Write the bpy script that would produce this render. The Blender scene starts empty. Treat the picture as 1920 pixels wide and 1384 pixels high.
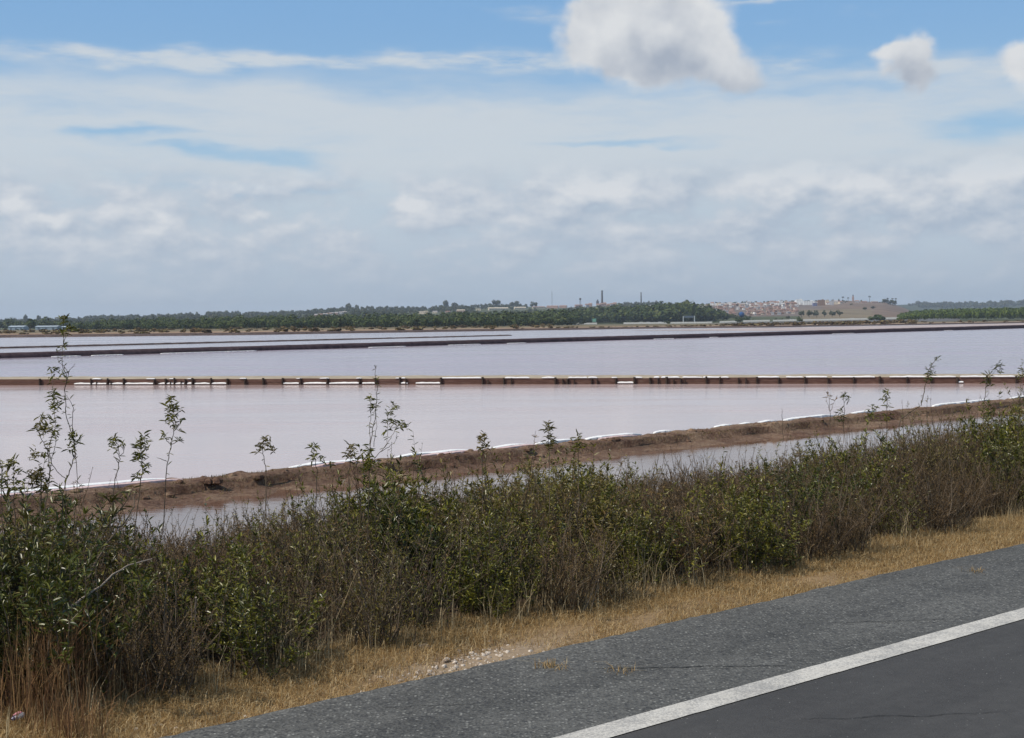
import bpy, math, random
import numpy as np
from mathutils import Vector, Matrix, noise as mn

random.seed(7); np.random.seed(7)
R = math.radians
scn = bpy.context.scene
COL = scn.collection

# ------------------------------------------------------------------ camera
FPX = 2667.0                       # focal length in pixels of a 1920 px wide frame (50 mm on 36 mm)
CAMZ = 1.7                         # eye height over the road
PITCH = math.atan(86 / FPX); ROLL = 0.009
cF = Vector((0, math.cos(PITCH), -math.sin(PITCH)))
cU0 = Vector((0, math.sin(PITCH), math.cos(PITCH))); cX = Vector((1, 0, 0))
cR = cX * math.cos(ROLL) - cU0 * math.sin(ROLL)
cU = cX * math.sin(ROLL) + cU0 * math.cos(ROLL)
cam_d = bpy.data.cameras.new('camera'); cam = bpy.data.objects.new('camera', cam_d); COL.objects.link(cam)
cam_d.sensor_width = 36; cam_d.lens = 50.0; cam_d.clip_start = 0.1; cam_d.clip_end = 60000
M = Matrix((cR, cU, -cF)).transposed().to_4x4(); M.translation = Vector((0, 0, CAMZ))
cam.matrix_world = M
scn.camera = cam

# ------------------------------------------------------------------ light and exposure
SUN_AZ, SUN_EL = R(-116), R(48)     # azimuth from +Y (view) towards +X
sv = Vector((math.sin(SUN_AZ) * math.cos(SUN_EL), math.cos(SUN_AZ) * math.cos(SUN_EL), math.sin(SUN_EL)))
sl = bpy.data.lights.new('sun', 'SUN'); sl.energy = 4.2; sl.angle = R(0.53); sl.color = (1.0, 0.93, 0.82)
so = bpy.data.objects.new('sun', sl); COL.objects.link(so)
so.rotation_euler = (-sv).to_track_quat('-Z', 'Y').to_euler(); so.location = (0, 0, 60)
scn.view_settings.view_transform = 'Standard'; scn.view_settings.look = 'None'
scn.view_settings.exposure = 0.0; scn.view_settings.gamma = 1.0
scn.view_settings.use_curve_mapping = False
SKY_STR = 0.1

# ------------------------------------------------------------------ node helpers
class E:
    """an expression made of Math nodes"""
    nt = None
    def __init__(s, k): s.k = k
    @staticmethod
    def m(op, *a, clamp=False):
        n = E.nt.nodes.new('ShaderNodeMath'); n.operation = op; n.use_clamp = clamp
        for i, x in enumerate(a):
            if isinstance(x, E): E.nt.links.new(x.k, n.inputs[i])
            elif hasattr(x, 'is_linked'): E.nt.links.new(x, n.inputs[i])
            else: n.inputs[i].default_value = x
        return E(n.outputs[0])
    def __add__(s, o): return E.m('ADD', s, o)
    __radd__ = __add__
    def __sub__(s, o): return E.m('SUBTRACT', s, o)
    def __rsub__(s, o): return E.m('SUBTRACT', o, s)
    def __mul__(s, o): return E.m('MULTIPLY', s, o)
    __rmul__ = __mul__
    def __truediv__(s, o): return E.m('DIVIDE', s, o)
def sstep(a, b, x):
    n = E.nt.nodes.new('ShaderNodeMapRange'); n.interpolation_type = 'SMOOTHSTEP'
    n.inputs['From Min'].default_value = a; n.inputs['From Max'].default_value = b
    E.nt.links.new(x.k, n.inputs['Value']); return E(n.outputs[0])
def vec(x, y, z=0.0):
    n = E.nt.nodes.new('ShaderNodeCombineXYZ')
    for i, v in enumerate((x, y, z)):
        if isinstance(v, E): E.nt.links.new(v.k, n.inputs[i])
        else: n.inputs[i].default_value = v
    return n.outputs[0]
def nse(v, scale=1.0, detail=5.0, rough=0.55, dist=0.0):
    n = E.nt.nodes.new('ShaderNodeTexNoise'); n.inputs['Scale'].default_value = scale
    n.inputs['Detail'].default_value = detail; n.inputs['Roughness'].default_value = rough
    n.inputs['Distortion'].default_value = dist
    E.nt.links.new(v, n.inputs['Vector']); return E(n.outputs['Fac'])
def mixc(f, a, b, blend='MIX'):
    n = E.nt.nodes.new('ShaderNodeMix'); n.data_type = 'RGBA'; n.blend_type = blend
    for key, x in ((0, f), (6, a), (7, b)):
        if isinstance(x, E): E.nt.links.new(x.k, n.inputs[key])
        elif hasattr(x, 'is_linked'): E.nt.links.new(x, n.inputs[key])
        elif key == 0: n.inputs[0].default_value = x
        else: n.inputs[key].default_value = (*x[:3], 1)
    return n.outputs[2]

# ------------------------------------------------------------------ world: Nishita sky with cloud layers placed by direction
w = bpy.data.worlds.new('World'); scn.world = w; w.use_nodes = True
nt = w.node_tree; nt.nodes.clear(); E.nt = nt
out = nt.nodes.new('ShaderNodeOutputWorld'); bg = nt.nodes.new('ShaderNodeBackground')
bg.inputs['Strength'].default_value = SKY_STR; nt.links.new(bg.outputs[0], out.inputs[0])
sky = nt.nodes.new('ShaderNodeTexSky'); sky.sky_type = 'NISHITA'; sky.sun_disc = False
sky.sun_elevation = SUN_EL; sky.sun_rotation = SUN_AZ
sky.altitude = 0; sky.air_density = 1.0; sky.dust_density = 0.6; sky.ozone_density = 1.6
tc = nt.nodes.new('ShaderNodeTexCoord'); sx = nt.nodes.new('ShaderNodeSeparateXYZ')
nt.links.new(tc.outputs['Generated'], sx.inputs[0])
dx, dy, dz = (E(sx.outputs[i]) for i in range(3))
PX = E.m('ARCTAN2', dx, dy) * FPX + 960.0
PY = 606.0 - E.m('ARCSINE', dz) * FPX
def ang(px, py):                   # photograph pixel -> the same scaled azimuth / elevation units
    d = (cF * FPX + cR * (px - 960) + cU * (692 - py)).normalized()
    return 960 + FPX * math.atan2(d.x, d.y), 606 - FPX * math.asin(d.z)
S = 1 / 100.0
wx = nse(vec(PX * (S * 0.5), PY * (S * 1.6), 3.1), 1, 3) - 0.5
wy = nse(vec(PX * (S * 0.5), PY * (S * 1.6), 9.7), 1, 3) - 0.5
fx = nse(vec(PX * (S * 1.3), PY * (S * 1.5), 5.5), 1, 3.5, 0.5) - 0.5
fy = nse(vec(PX * (S * 1.3), PY * (S * 1.5), 1.3), 1, 3.5, 0.5) - 0.5
PXw, PYw = PX + wx * 260, PY + wy * 70
PXf, PYf = PX + fx * 90, PY + fy * 80
def blob(px, py, rx, ry, soft='w', tilt=0.0):
    cx_, cy_ = ang(px, py)
    X, Y = (PXw, PYw) if soft == 'w' else (PXf, PYf)
    a = (X - cx_); b = (Y - cy_) if not tilt else (Y - cy_) + a * tilt
    a = a * (1 / rx); b = b * (1 / ry)
    return E.m('POWER', 2.718, (a * a + b * b) * -1.0)
def total(*bl):
    t = bl[0]
    for b in bl[1:]: t = t + b
    return t
# high veil of cirrostratus
streak = nse(vec(PX * (S * 0.14) + wx * 0.5, PY * (S * 1.0) + wy * 0.7, 0.4), 1, 6, 0.6)
fine = nse(vec(PX * (S * 0.9), PY * (S * 4.5), 2.2), 1, 4, 0.6)
env = sstep(118, 205, PYw)
thin = total(blob(250, 112, 330, 15) * 0.75, blob(620, 112, 420, 16) * 0.75, blob(960, 110, 170, 22) * 0.75, blob(1500, 108, 120, 26) * 0.6,
             blob(1400, 2, 330, 8) * 0.8, blob(1040, 26, 90, 14) * .5, blob(1620, 25, 70, 10) * .45, blob(1430, 48, 60, 8) * .4, blob(1800, 128, 110, 16) * .5)
slit = total(blob(235, 246, 110, 9), blob(430, 288, 230, 12, tilt=-0.11) * .8, blob(560, 318, 120, 10, tilt=-.1) * .6, blob(500, 347, 170, 10) * .9, blob(1180, 272, 150, 8) * .9,
             blob(1900, 225, 130, 26) * .9, blob(870, 178, 200, 22) * .5, blob(140, 205, 200, 12) * .25, blob(1330, 300, 200, 14) * .3, blob(1560, 165, 250, 14) * .5)
veil = E.m('ADD', env * (streak * 1.5 + 0.20 + (fine - 0.5) * 0.5) + thin * E.m('MAXIMUM', fine * 2.4 + streak * 1.2 - 1.05, 0.0), slit * -0.75)
veil = sstep(0.05, 1.05, veil) * sstep(-1500, -100, PY + 0.0) 
high = sstep(0.46, 0.75, nse(vec(PX * (S * 0.25), PY * (S * 0.5), 7.7), 1, 5)) * (1 - sstep(-400, 0, PY)) * 0.7
veil = E.m('MINIMUM', (veil * 0.88) + high, 0.93)
# low broken cumulus deck that thickens to the horizon
OFFX, OFFY = -12.0, -16.0
def deck(ox, oy):
    a, b = PX + ox, PY + oy
    return nse(vec(a * (S * 0.75), b * (S * 1.35), 4.4), 1, 5, 0.55)
d0, d1 = deck(0, 0), deck(OFFX, OFFY)
deckA = sstep(0.34, 0.58, d0 + total(blob(1130, 358, 120, 42, 'f') * .22, blob(1500, 335, 260, 45, 'f') * .17, blob(1850, 330, 160, 60, 'f') * .22, blob(770, 400, 60, 26, 'f') * .16,
        blob(95, 415, 55, 24, 'f') * .25, blob(15, 390, 40, 26, 'f') * .2, blob(480, 405, 60, 20, 'f') * .12, blob(320, 405, 60, 14, 'f') * .12) ) * sstep(285, 370, PY)
relief = (d0 - d1) * 2.2 + (d0 - 0.5) * 1.2 - 0.14
bright = E.m('ADD', relief + 0.5, total(blob(1130, 352, 80, 32, 'f') * .95, blob(1390, 360, 60, 30, 'f') * .5, blob(1530, 325, 90, 26, 'f') * .6, blob(1640, 355, 60, 22, 'f') * .5, blob(1850, 318, 110, 40, 'f') * .65, blob(770, 388, 36, 22, 'f') * .8,
        blob(90, 408, 42, 17, 'f') * .95, blob(15, 388, 30, 20, 'f') * .8, blob(480, 400, 34, 16, 'f') * .6, blob(300, 406, 36, 14, 'f') * .6, blob(645, 415, 45, 16, 'f') * .4, blob(950, 430, 60, 18, 'f') * .35, blob(200, 490, 60, 22, 'f') * .4) +
        total(blob(1140, 400, 130, 16, 'f') * -.3, blob(1420, 425, 200, 25, 'f') * -.25, blob(1780, 400, 240, 20, 'f') * -.25, blob(100, 438, 60, 9, 'f') * -.3, blob(1050, 455, 110, 20, 'f') * -.25))
bright = E.m('MULTIPLY', E.m('MAXIMUM', E.m('MINIMUM', bright, 1.15), 0.0), 1 - sstep(400, 580, PY) * 0.6)
# isolated cumulus
def cum(ox, oy):
    return nse(vec((PX + ox) * (S * 1.0), (PY + oy) * (S * 1.0), 8.2), 1, 4, 0.48)
c0, c1 = cum(0, 0), cum(-24, -26)
big = total(blob(1125, 55, 66, 70, 'f'), blob(1200, 92, 100, 62, 'f'), blob(1235, 0, 120, 70, 'f'), blob(1320, 95, 62, 62, 'f') * .9, blob(1385, 148, 55, 30, 'f') * .6)
small = total(blob(1705, 100, 52, 46, 'f'), blob(1720, 145, 45, 26, 'f') * .5, blob(1925, 115, 50, 55, 'f'), blob(925, 218, 60, 22, 'f') * .42, blob(1655, 100, 40, 16, 'f') * .4)
cumD = big * 1.1 + small * 1.0 + (c0 - 0.5) * 0.5
cumA = sstep(0.28, 0.80, cumD) * 0.97 * E.m('MINIMUM', (big + small) * 4, 1.0)
shade = total(blob(1225, 110, 85, 42, 'f') * 0.75, blob(1370, 165, 80, 30, 'f') * .6, blob(1270, 140, 100, 30, 'f') * .35, blob(1735, 145, 70, 26, 'f') * .6, blob(925, 222, 70, 30, 'f') * .7,
              blob(1255, 15, 60, 30, 'f') * .4, blob(1680, 135, 40, 24, 'f') * .3)
cumB = E.m('MAXIMUM', E.m('MINIMUM', 0.92 + (c0 - c1) * 1.6 - shade * 1.0, 1.1), 0.0)
q = 1 / SKY_STR
def raw(r, g, b, k=1.0):           # sRGB 0..255 -> raw radiance before the background strength
    f = lambda v: ((v / 255 + 0.055) / 1.055) ** 2.4 * q * k
    return (f(r), f(g), f(b))
def mixg(f, a, b): return mixc(f, a, b)
hsv = nt.nodes.new('ShaderNodeMix'); hsv.data_type = 'RGBA'; hsv.blend_type = 'MULTIPLY'; hsv.inputs[0].default_value = 1
nt.links.new(sky.outputs[0], hsv.inputs[6]); hsv.inputs[7].default_value = (1.05, 1.12, 1.1, 1)
col = hsv.outputs[2]
col = mixg(sstep(560, 80, PY) * 0 + 0.85 * sstep(-2500, -300, PY), col, mixg(sstep(0, 400, PY), raw(129, 174, 220), raw(162, 197, 224)))
veilc = mixg(sstep(300, 420, PY), raw(207, 214, 220), raw(192, 205, 216))
col = mixg(veil, col, veilc)
col = mixg(sstep(330, 480, PY) * 0.85, col, mixg(sstep(400, 590, PY), raw(192, 205, 217), raw(175, 190, 206)))
deckc = mixg(bright, mixg(sstep(400, 580, PY), raw(173, 187, 204), raw(168, 184, 202)), raw(221, 224, 228))
col = mixg(deckA * (0.92 - sstep(440, 600, PY) * 0.55), col, deckc)
cumc = mixg(cumB, raw(168, 177, 191), raw(222, 224, 226))
col = mixg(cumA, col, cumc)
nt.links.new(col, bg.inputs['Color'])
try: w.cycles.sampling_method = 'MANUAL'; w.cycles.sample_map_resolution = 512
except Exception: pass

# ------------------------------------------------------------------ material helpers
MAT = {}
def mat(name, rough=0.8, spec=0.3):
    m = bpy.data.materials.new(name); m.use_nodes = True; E.nt = m.node_tree
    b = m.node_tree.nodes['Principled BSDF']; b.inputs['Roughness'].default_value = rough
    b.inputs['Specular IOR Level'].default_value = spec
    MAT[name] = m; return m, b
def lk(x, sock): E.nt.links.new(x.k if isinstance(x, E) else x, sock)
def pos(space='world'):
    if space == 'world': return E.nt.nodes.new('ShaderNodeNewGeometry').outputs['Position']
    return E.nt.nodes.new('ShaderNodeTexCoord').outputs['Object']
def island(): return E(E.nt.nodes.new('ShaderNodeNewGeometry').outputs['Random Per Island'])
def objrand(): return E(E.nt.nodes.new('ShaderNodeObjectInfo').outputs['Random'])
def ramp(f, stops):
    n = E.nt.nodes.new('ShaderNodeValToRGB'); lk(f, n.inputs[0]); cr = n.color_ramp
    while len(cr.elements) < len(stops): cr.elements.new(0.5)
    for e, (p, c) in zip(cr.elements, stops): e.position = p; e.color = (*c, 1)
    return n.outputs[0]
def bump(h, b, strength=0.3, dist=0.01):
    n = E.nt.nodes.new('ShaderNodeBump'); n.inputs['Strength'].default_value = strength
    n.inputs['Distance'].default_value = dist; lk(h, n.inputs['Height']); lk(n.outputs[0], b.inputs['Normal'])

def simple(name, c1, c2, scale=3.0, rough=0.8, spec=0.3, space='world', detail=4, bmp=None):
    m, b = mat(name, rough, spec)
    n = nse(pos(space), scale, detail)
    lk(ramp(n, ((0.3, c1), (0.7, c2))), b.inputs['Base Color'])
    if bmp: bump(nse(pos(space), bmp[0], 4), b, bmp[1], bmp[2])
    return m
def leafmat(name, stops, rough=0.42, spec=0.4, transl=0.3, objvar=0.0, dry=0.0):
    m, b = mat(name, rough, spec)
    r = island()
    if objvar: r = E.m('ADD', r * (1 - objvar), objrand() * objvar)
    c = ramp(r, stops)
    if dry: c = mixc(sstep(0.35, 0.95, objrand()) * dry, c, (0.17, 0.115, 0.045))
    lk(c, b.inputs['Base Color'])
    t = E.nt.nodes.new('ShaderNodeBsdfTranslucent'); lk(c, t.inputs['Color'])
    mx = E.nt.nodes.new('ShaderNodeMixShader'); mx.inputs[0].default_value = transl
    o = E.nt.nodes['Material Output']
    lk(b.outputs[0], mx.inputs[1]); lk(t.outputs[0], mx.inputs[2]); lk(mx.outputs[0], o.inputs['Surface'])
    return m

# ground sheet: soil colour stored per vertex (the ground's own colour), broken up by noise
m, b = mat('ground', 0.95, 0.1)
at = E.nt.nodes.new('ShaderNodeAttribute'); at.attribute_name = 'soil'
n1 = nse(pos(), 0.9, 8, 0.65); n2 = nse(pos(), 0.012, 6, 0.6); n3 = nse(pos(), 25, 4, 0.6)
f = n1 * 0.5 + n2 * 0.9 + n3 * 0.4
lk(mixc(1.0, at.outputs['Color'], ramp(f, ((0.55, (0.45, 0.45, 0.45)), (1.2, (1.5, 1.45, 1.4)))), 'MULTIPLY'), b.inputs['Base Color'])
bump(n1 + n3 * 0.3, b, 0.6, 0.05)

def asphalt(name, lo, hi, chips, scale, bumpd):
    m, b = mat(name, 0.85, 0.25)
    P = pos()
    g = nse(P, scale, 3, 0.7); big_ = nse(P, 1.3, 5, 0.6); mid = nse(P, 14, 4, 0.6)
    v = E.nt.nodes.new('ShaderNodeTexVoronoi'); v.inputs['Scale'].default_value = scale * 0.8; lk(P, v.inputs['Vector'])
    vc = E.nt.nodes.new('ShaderNodeSeparateColor'); lk(v.outputs['Color'], vc.inputs[0])
    base = ramp(g * 0.6 + big_ * 0.22 + mid * 0.2, ((0.38, lo), (0.66, hi)))
    chip = sstep(1 - chips, 1 - chips * 0.4, E(vc.outputs[0])) * sstep(0.55, 0.25, E(v.outputs['Distance']))
    mp = E.nt.nodes.new('ShaderNodeMapping'); mp.inputs['Rotation'].default_value = (0, 0, R(48) - R(90)); mp.inputs['Scale'].default_value = (1, 1, 1); lk(P, mp.inputs[0])
    mq = E.nt.nodes.new('ShaderNodeMapping'); mq.inputs['Scale'].default_value = (.12, 2.6, 1); lk(mp.outputs[0], mq.inputs[0])
    lane = nse(mq.outputs[0], 1.0, 4, .6); base = mixc(1.0, base, ramp(lane * .7 + nse(P, .5, 5, .65) * .5, ((.42, (.80, .80, .80)), (.78, (1.25, 1.24, 1.22)))), 'MULTIPLY')
    c = mixc(chip * (0.25 + 0.5 * E(vc.outputs[2])), base, (0.44, 0.43, 0.39))
    pit = sstep(1 - chips * 1.6, 1, E(vc.outputs[1])) * 0.6
    c = mixc(pit, c, (0.03, 0.03, 0.032)); lk(c, b.inputs['Base Color'])
    bump(g + E(v.outputs['Distance']) * 0.6, b, 0.7, bumpd)
asphalt('asphalt_shoulder', (0.040, 0.039, 0.036), (0.150, 0.147, 0.136), 0.22, 80, 0.006)
asphalt('asphalt_road', (0.042, 0.040, 0.039), (0.075, 0.072, 0.069), 0.006, 170, 0.002)
m, b = mat('crack', 0.95, 0.1); b.inputs['Base Color'].default_value = (0.03, 0.03, 0.03, 1)
m, b = mat('line_paint', 0.7, 0.3)
P = pos(); g = nse(P, 90, 4, 0.75); w_ = nse(P, 9, 5, 0.7)
wear = sstep(0.44, 0.62, g * 0.5 + w_ * 0.3 + nse(P, 2.2, 5, .7) * .25)
lk(mixc(wear * 0.72, ramp(w_, ((0.3, (0.52, 0.485, 0.425)), (0.7, (0.68, 0.64, 0.57)))), (0.16, 0.155, 0.15)), b.inputs['Base Color'])
bump(g, b, 0.5, 0.003)

def water(name, base, rough, bscale, bdist, aniso=1.0, murk=1.0, bstr=1.0):
    m, b = mat(name, rough, 0.5); b.inputs['IOR'].default_value = 1.34
    mp = E.nt.nodes.new('ShaderNodeMapping'); mp.inputs['Scale'].default_value = (1, aniso, 1); lk(pos(), mp.inputs[0])
    n = nse(mp.outputs[0], bscale, 4, 0.55); n2 = nse(mp.outputs[0], bscale * 0.06, 4, 0.6)
    lk(mixc(sstep(0.35, 0.65, n2) * 0.5, base, tuple(c * 0.86 for c in base)), b.inputs['Base Color'])
    mp2 = E.nt.nodes.new('ShaderNodeMapping'); mp2.inputs['Scale'].default_value = (.35, 1.6, 1); mp2.inputs['Rotation'].default_value = (0, 0, .12); lk(pos(), mp2.inputs[0])
    wind = sstep(.38, .66, nse(mp2.outputs[0], bscale * .045, 5, .62))
    bump(n * (wind * 0.9 + 0.35) + n2 * 1.2, b, bstr, bdist)
    lk(wind * .07 + rough, b.inputs['Roughness'])
    return m
water('water_near_pan', (0.52, 0.385, 0.355), 0.09, 2.2, 0.010, 1.6)
water('water_middle_pan', (0.40, 0.31, 0.335), 0.10, 1.2, 0.11, 1.8)
water('water_far_pan', (0.40, 0.32, 0.34), 0.10, 0.7, 0.10, 1.6)
water('water_channel', (0.17, 0.095, 0.065), 0.03, 2.5, 0.004, 2.0)

simple('salt', (0.70, 0.68, 0.66), (0.85, 0.84, 0.82), 6, 0.7, 0.4, bmp=(20, 0.6, 0.03))
simple('salt_pink', (0.50, 0.33, 0.31), (0.66, 0.52, 0.49), 4, 0.8, 0.3, bmp=(12, 0.6, 0.03))
m, b = mat('bank_soil', 0.95, 0.1)
P = pos(); g = nse(P, 9, 7, 0.7); g2 = nse(P, 0.8, 5, 0.6)
lk(ramp(g * 0.6 + g2 * 0.5, ((0.36, (0.045, 0.024, 0.017)), (0.48, (0.125, 0.072, 0.050)), (0.60, (0.21, 0.138, 0.092)), (0.72, (0.34, 0.25, 0.16)))), b.inputs['Base Color'])
bump(g, b, 1.0, 0.08)
simple('dyke_top', (0.29, 0.235, 0.17), (0.44, 0.37, 0.28), 1.5, 0.95, 0.1, detail=7, bmp=(6, 0.7, 0.05))
simple('dark_dyke', (0.045, 0.028, 0.032), (0.10, 0.066, 0.068), 1.2, 0.95, 0.1, detail=7, bmp=(3, 0.8, 0.1))
simple('dark_dyke_rough', (0.05, 0.036, 0.034), (0.14, 0.10, 0.085), 0.9, 0.95, 0.1, detail=7, bmp=(3, 0.8, 0.1))
simple('salt_flat', (0.30, 0.235, 0.225), (0.50, 0.43, 0.40), 0.05, 0.9, 0.2, detail=6)
m, b = mat('old_wood', 0.85, 0.2)
P = pos(); mp = E.nt.nodes.new('ShaderNodeMapping'); mp.inputs['Scale'].default_value = (1.5, 1.5, 14); lk(P, mp.inputs[0])
g = nse(mp.outputs[0], 1.6, 5, 0.65)
lk(mixc(objrand() * 0.45, ramp(g, ((0.3, (0.060, 0.030, 0.024)), (0.55, (0.130, 0.070, 0.053)), (0.75, (0.24, 0.165, 0.125)))), (0.09, 0.045, 0.032)), b.inputs['Base Color'])
bump(g, b, 0.6, 0.01)
simple('post_wood', (0.022, 0.014, 0.012), (0.06, 0.04, 0.03), 8, 0.85, 0.2)
leafmat('dry_grass', ((0.0, (0.20, 0.115, 0.045)), (0.3, (0.34, 0.215, 0.085)), (0.7, (0.45, 0.315, 0.145)), (1.0, (0.62, 0.50, 0.30))), 0.7, 0.2, 0.3)
leafmat('dry_stalk', ((0.0, (0.20, 0.145, 0.075)), (0.6, (0.33, 0.25, 0.14)), (1.0, (0.50, 0.41, 0.25))), 0.7, 0.2, 0.25)
leafmat('red_grass', ((0.0, (0.13, 0.065, 0.035)), (0.5, (0.25, 0.14, 0.065)), (1.0, (0.40, 0.26, 0.12))), 0.7, 0.2, 0.3)
leafmat('leaf_green', ((0.0, (0.028, 0.032, 0.007)), (0.4, (0.110, 0.112, 0.012)), (0.75, (0.205, 0.190, 0.022)), (0.93, (0.28, 0.24, 0.05)), (1.0, (0.28, 0.16, 0.06))), 0.36, 0.42, 0.20, 0.2, 0.65)
leafmat('leaf_dark', ((0.0, (0.022, 0.032, 0.008)), (0.5, (0.075, 0.086, 0.013)), (0.85, (0.155, 0.155, 0.026)), (1.0, (0.20, 0.14, 0.05))), 0.34, 0.42, 0.18, 0.2, 0.45)
leafmat('leaf_brown', ((0.0, (0.060, 0.036, 0.019)), (0.45, (0.155, 0.096, 0.040)), (0.8, (0.26, 0.165, 0.065)), (1.0, (0.13, 0.125, 0.030))), 0.6, 0.3, 0.25, 0.3)
leafmat('twig', ((0.0, (0.035, 0.024, 0.016)), (0.6, (0.095, 0.070, 0.048)), (1.0, (0.20, 0.155, 0.11))), 0.8, 0.2, 0.0, 0.2)
leafmat('pale_twig', ((0.0, (0.20, 0.155, 0.115)), (1.0, (0.34, 0.28, 0.22))), 0.8, 0.2, 0.0)
leafmat('bank_scrub', ((0.0, (0.06, 0.035, 0.02)), (0.5, (0.15, 0.10, 0.045)), (0.85, (0.26, 0.20, 0.09)), (1.0, (0.12, 0.12, 0.04))), 0.8, 0.15, 0.25)
leafmat('pine_far', ((0.0, (0.030, 0.044, 0.017)), (0.5, (0.056, 0.080, 0.026)), (0.85, (0.090, 0.112, 0.034)), (1.0, (0.13, 0.135, 0.05))), 0.8, 0.1, 0.15, 0.0)
leafmat('pine_right', ((0.0, (0.040, 0.060, 0.014)), (0.5, (0.075, 0.110, 0.022)), (0.85, (0.12, 0.155, 0.030)), (1.0, (0.16, 0.18, 0.045))), 0.8, 0.1, 0.15, 0.0)
leafmat('hill_wood', ((0.0, (0.030, 0.040, 0.020)), (0.5, (0.060, 0.075, 0.034)), (0.85, (0.10, 0.105, 0.050)), (1.0, (0.15, 0.13, 0.085))), 0.85, 0.1, 0.1, 0.0)
leafmat('olive_leaf', ((0.0, (0.05, 0.065, 0.04)), (1.0, (0.12, 0.13, 0.08))), 0.8, 0.1, 0.15, 0.0)
simple('bark', (0.05, 0.035, 0.028), (0.12, 0.09, 0.07), 5, 0.9, 0.1)
simple('stone', (0.30, 0.235, 0.18), (0.66, 0.58, 0.49), 12, 0.85, 0.2, bmp=(60, 0.6, 0.01))
def plain(name, c, rough=0.8, spec=0.3, k=0.8):
    return simple(name, tuple(v * k for v in c), c, 0.8, rough, spec)
plain('white_wall', (0.86, 0.85, 0.82)); plain('cream_wall', (0.66, 0.56, 0.42)); plain('pink_wall', (0.42, 0.27, 0.22))
plain('grey_wall', (0.42, 0.42, 0.44)); plain('brown_wall', (0.26, 0.15, 0.09)); plain('blue_wall', (0.16, 0.17, 0.30))
plain('terracotta', (0.32, 0.19, 0.145)); plain('grey_roof', (0.40, 0.36, 0.34)); plain('window_dark', (0.05, 0.055, 0.06), 0.3, 0.5)
plain('shed_roof', (0.55, 0.62, 0.68)); plain('shed_wall', (0.26, 0.33, 0.38)); plain('chimney_dark', (0.10, 0.09, 0.09))
plain('barrier', (0.72, 0.70, 0.64)); plain('steel', (0.42, 0.46, 0.45)); plain('sign_back', (0.10, 0.13, 0.17)); plain('sign_green', (0.16, 0.36, 0.27))
plain('white_paint', (0.80, 0.80, 0.80), 0.4, 0.5); plain('tyre', (0.03, 0.03, 0.03)); plain('tank_blue', (0.03, 0.09, 0.24), 0.7, 0.2)
plain('highway', (0.12, 0.12, 0.12)); plain('litter_pink', (0.62, 0.26, 0.28), 0.5, 0.4); plain('litter_dark', (0.06, 0.05, 0.12), 0.4, 0.5); plain('litter_white', (0.42, 0.38, 0.38), 0.5, 0.4)

# ------------------------------------------------------------------ mesh helpers
class MB:
    def __init__(s): s.v = []; s.f = []
    def add(s, vs, fs):
        o = len(s.v); s.v.extend([tuple(v) for v in vs]); s.f.extend([tuple(o + i for i in f) for f in fs])
    def box(s, c, d, rz=0.0, taper=1.0):
        cx_, cy_, cz_ = c; a, b_, h = d[0] / 2, d[1] / 2, d[2] / 2; C, Sn = math.cos(rz), math.sin(rz); vs = []
        for k, t in ((-1, 1.0), (1, taper)):
            for i, j in ((-1, -1), (1, -1), (1, 1), (-1, 1)):
                x, y = i * a * t, j * b_ * t
                vs.append((cx_ + x * C - y * Sn, cy_ + x * Sn + y * C, cz_ + k * h))
        s.add(vs, [(3, 2, 1, 0), (4, 5, 6, 7), (0, 1, 5, 4), (1, 2, 6, 5), (2, 3, 7, 6), (3, 0, 4, 7)])
    def tube(s, pts, rad, n=5):
        pts = [Vector(p) for p in pts]
        if not hasattr(rad, '__len__'): rad = [rad] * len(pts)
        o = len(s.v)
        for i, p in enumerate(pts):
            t = (pts[min(i + 1, len(pts) - 1)] - pts[max(i - 1, 0)]).normalized()
            a = t.cross(Vector((0.31, 0.22, 0.92)) if abs(t.z) < 0.9 else Vector((1, 0.1, 0))).normalized(); c = t.cross(a)
            for k in range(n):
                an = 2 * math.pi * k / n; s.v.append(tuple(p + (a * math.cos(an) + c * math.sin(an)) * rad[i]))
        for i in range(len(pts) - 1):
            for k in range(n):
                k2 = (k + 1) % n; s.f.append((o + i * n + k, o + i * n + k2, o + (i + 1) * n + k2, o + (i + 1) * n + k))
        s.f.append(tuple(o + k for k in reversed(range(n)))); e = o + (len(pts) - 1) * n; s.f.append(tuple(e + k for k in range(n)))
    def leaf(s, p, d, up, l, w, fold=0.25, droop=0.15):
        d = d.normalized(); sd = d.cross(up)
        if sd.length < 1e-4: sd = d.cross(Vector((1, 0, 0)))
        sd.normalize(); u = sd.cross(d)
        P = lambda a, b_, c: tuple(p + d * (a * l) + sd * (b_ * w) + u * (c * l))
        s.add([P(0, 0, 0), P(.3, -.5, fold * .12), P(.68, -.4, fold * .1 - droop * .3), P(1, 0, -droop), P(.68, .4, fold * .1 - droop * .3), P(.3, .5, fold * .12)],
              [(0, 1, 2, 3), (0, 3, 4, 5)])
    def build(s, name, material, parent=None, smooth=False):
        me = bpy.data.meshes.new(name); me.from_pydata(s.v, [], s.f)
        me.materials.append(MAT[material]) if material else None
        if smooth: me.polygons.foreach_set('use_smooth', [True] * len(me.polygons))
        o = bpy.data.objects.new(name, me); COL.objects.link(o)
        if parent: o.parent = parent
        return o
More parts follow.
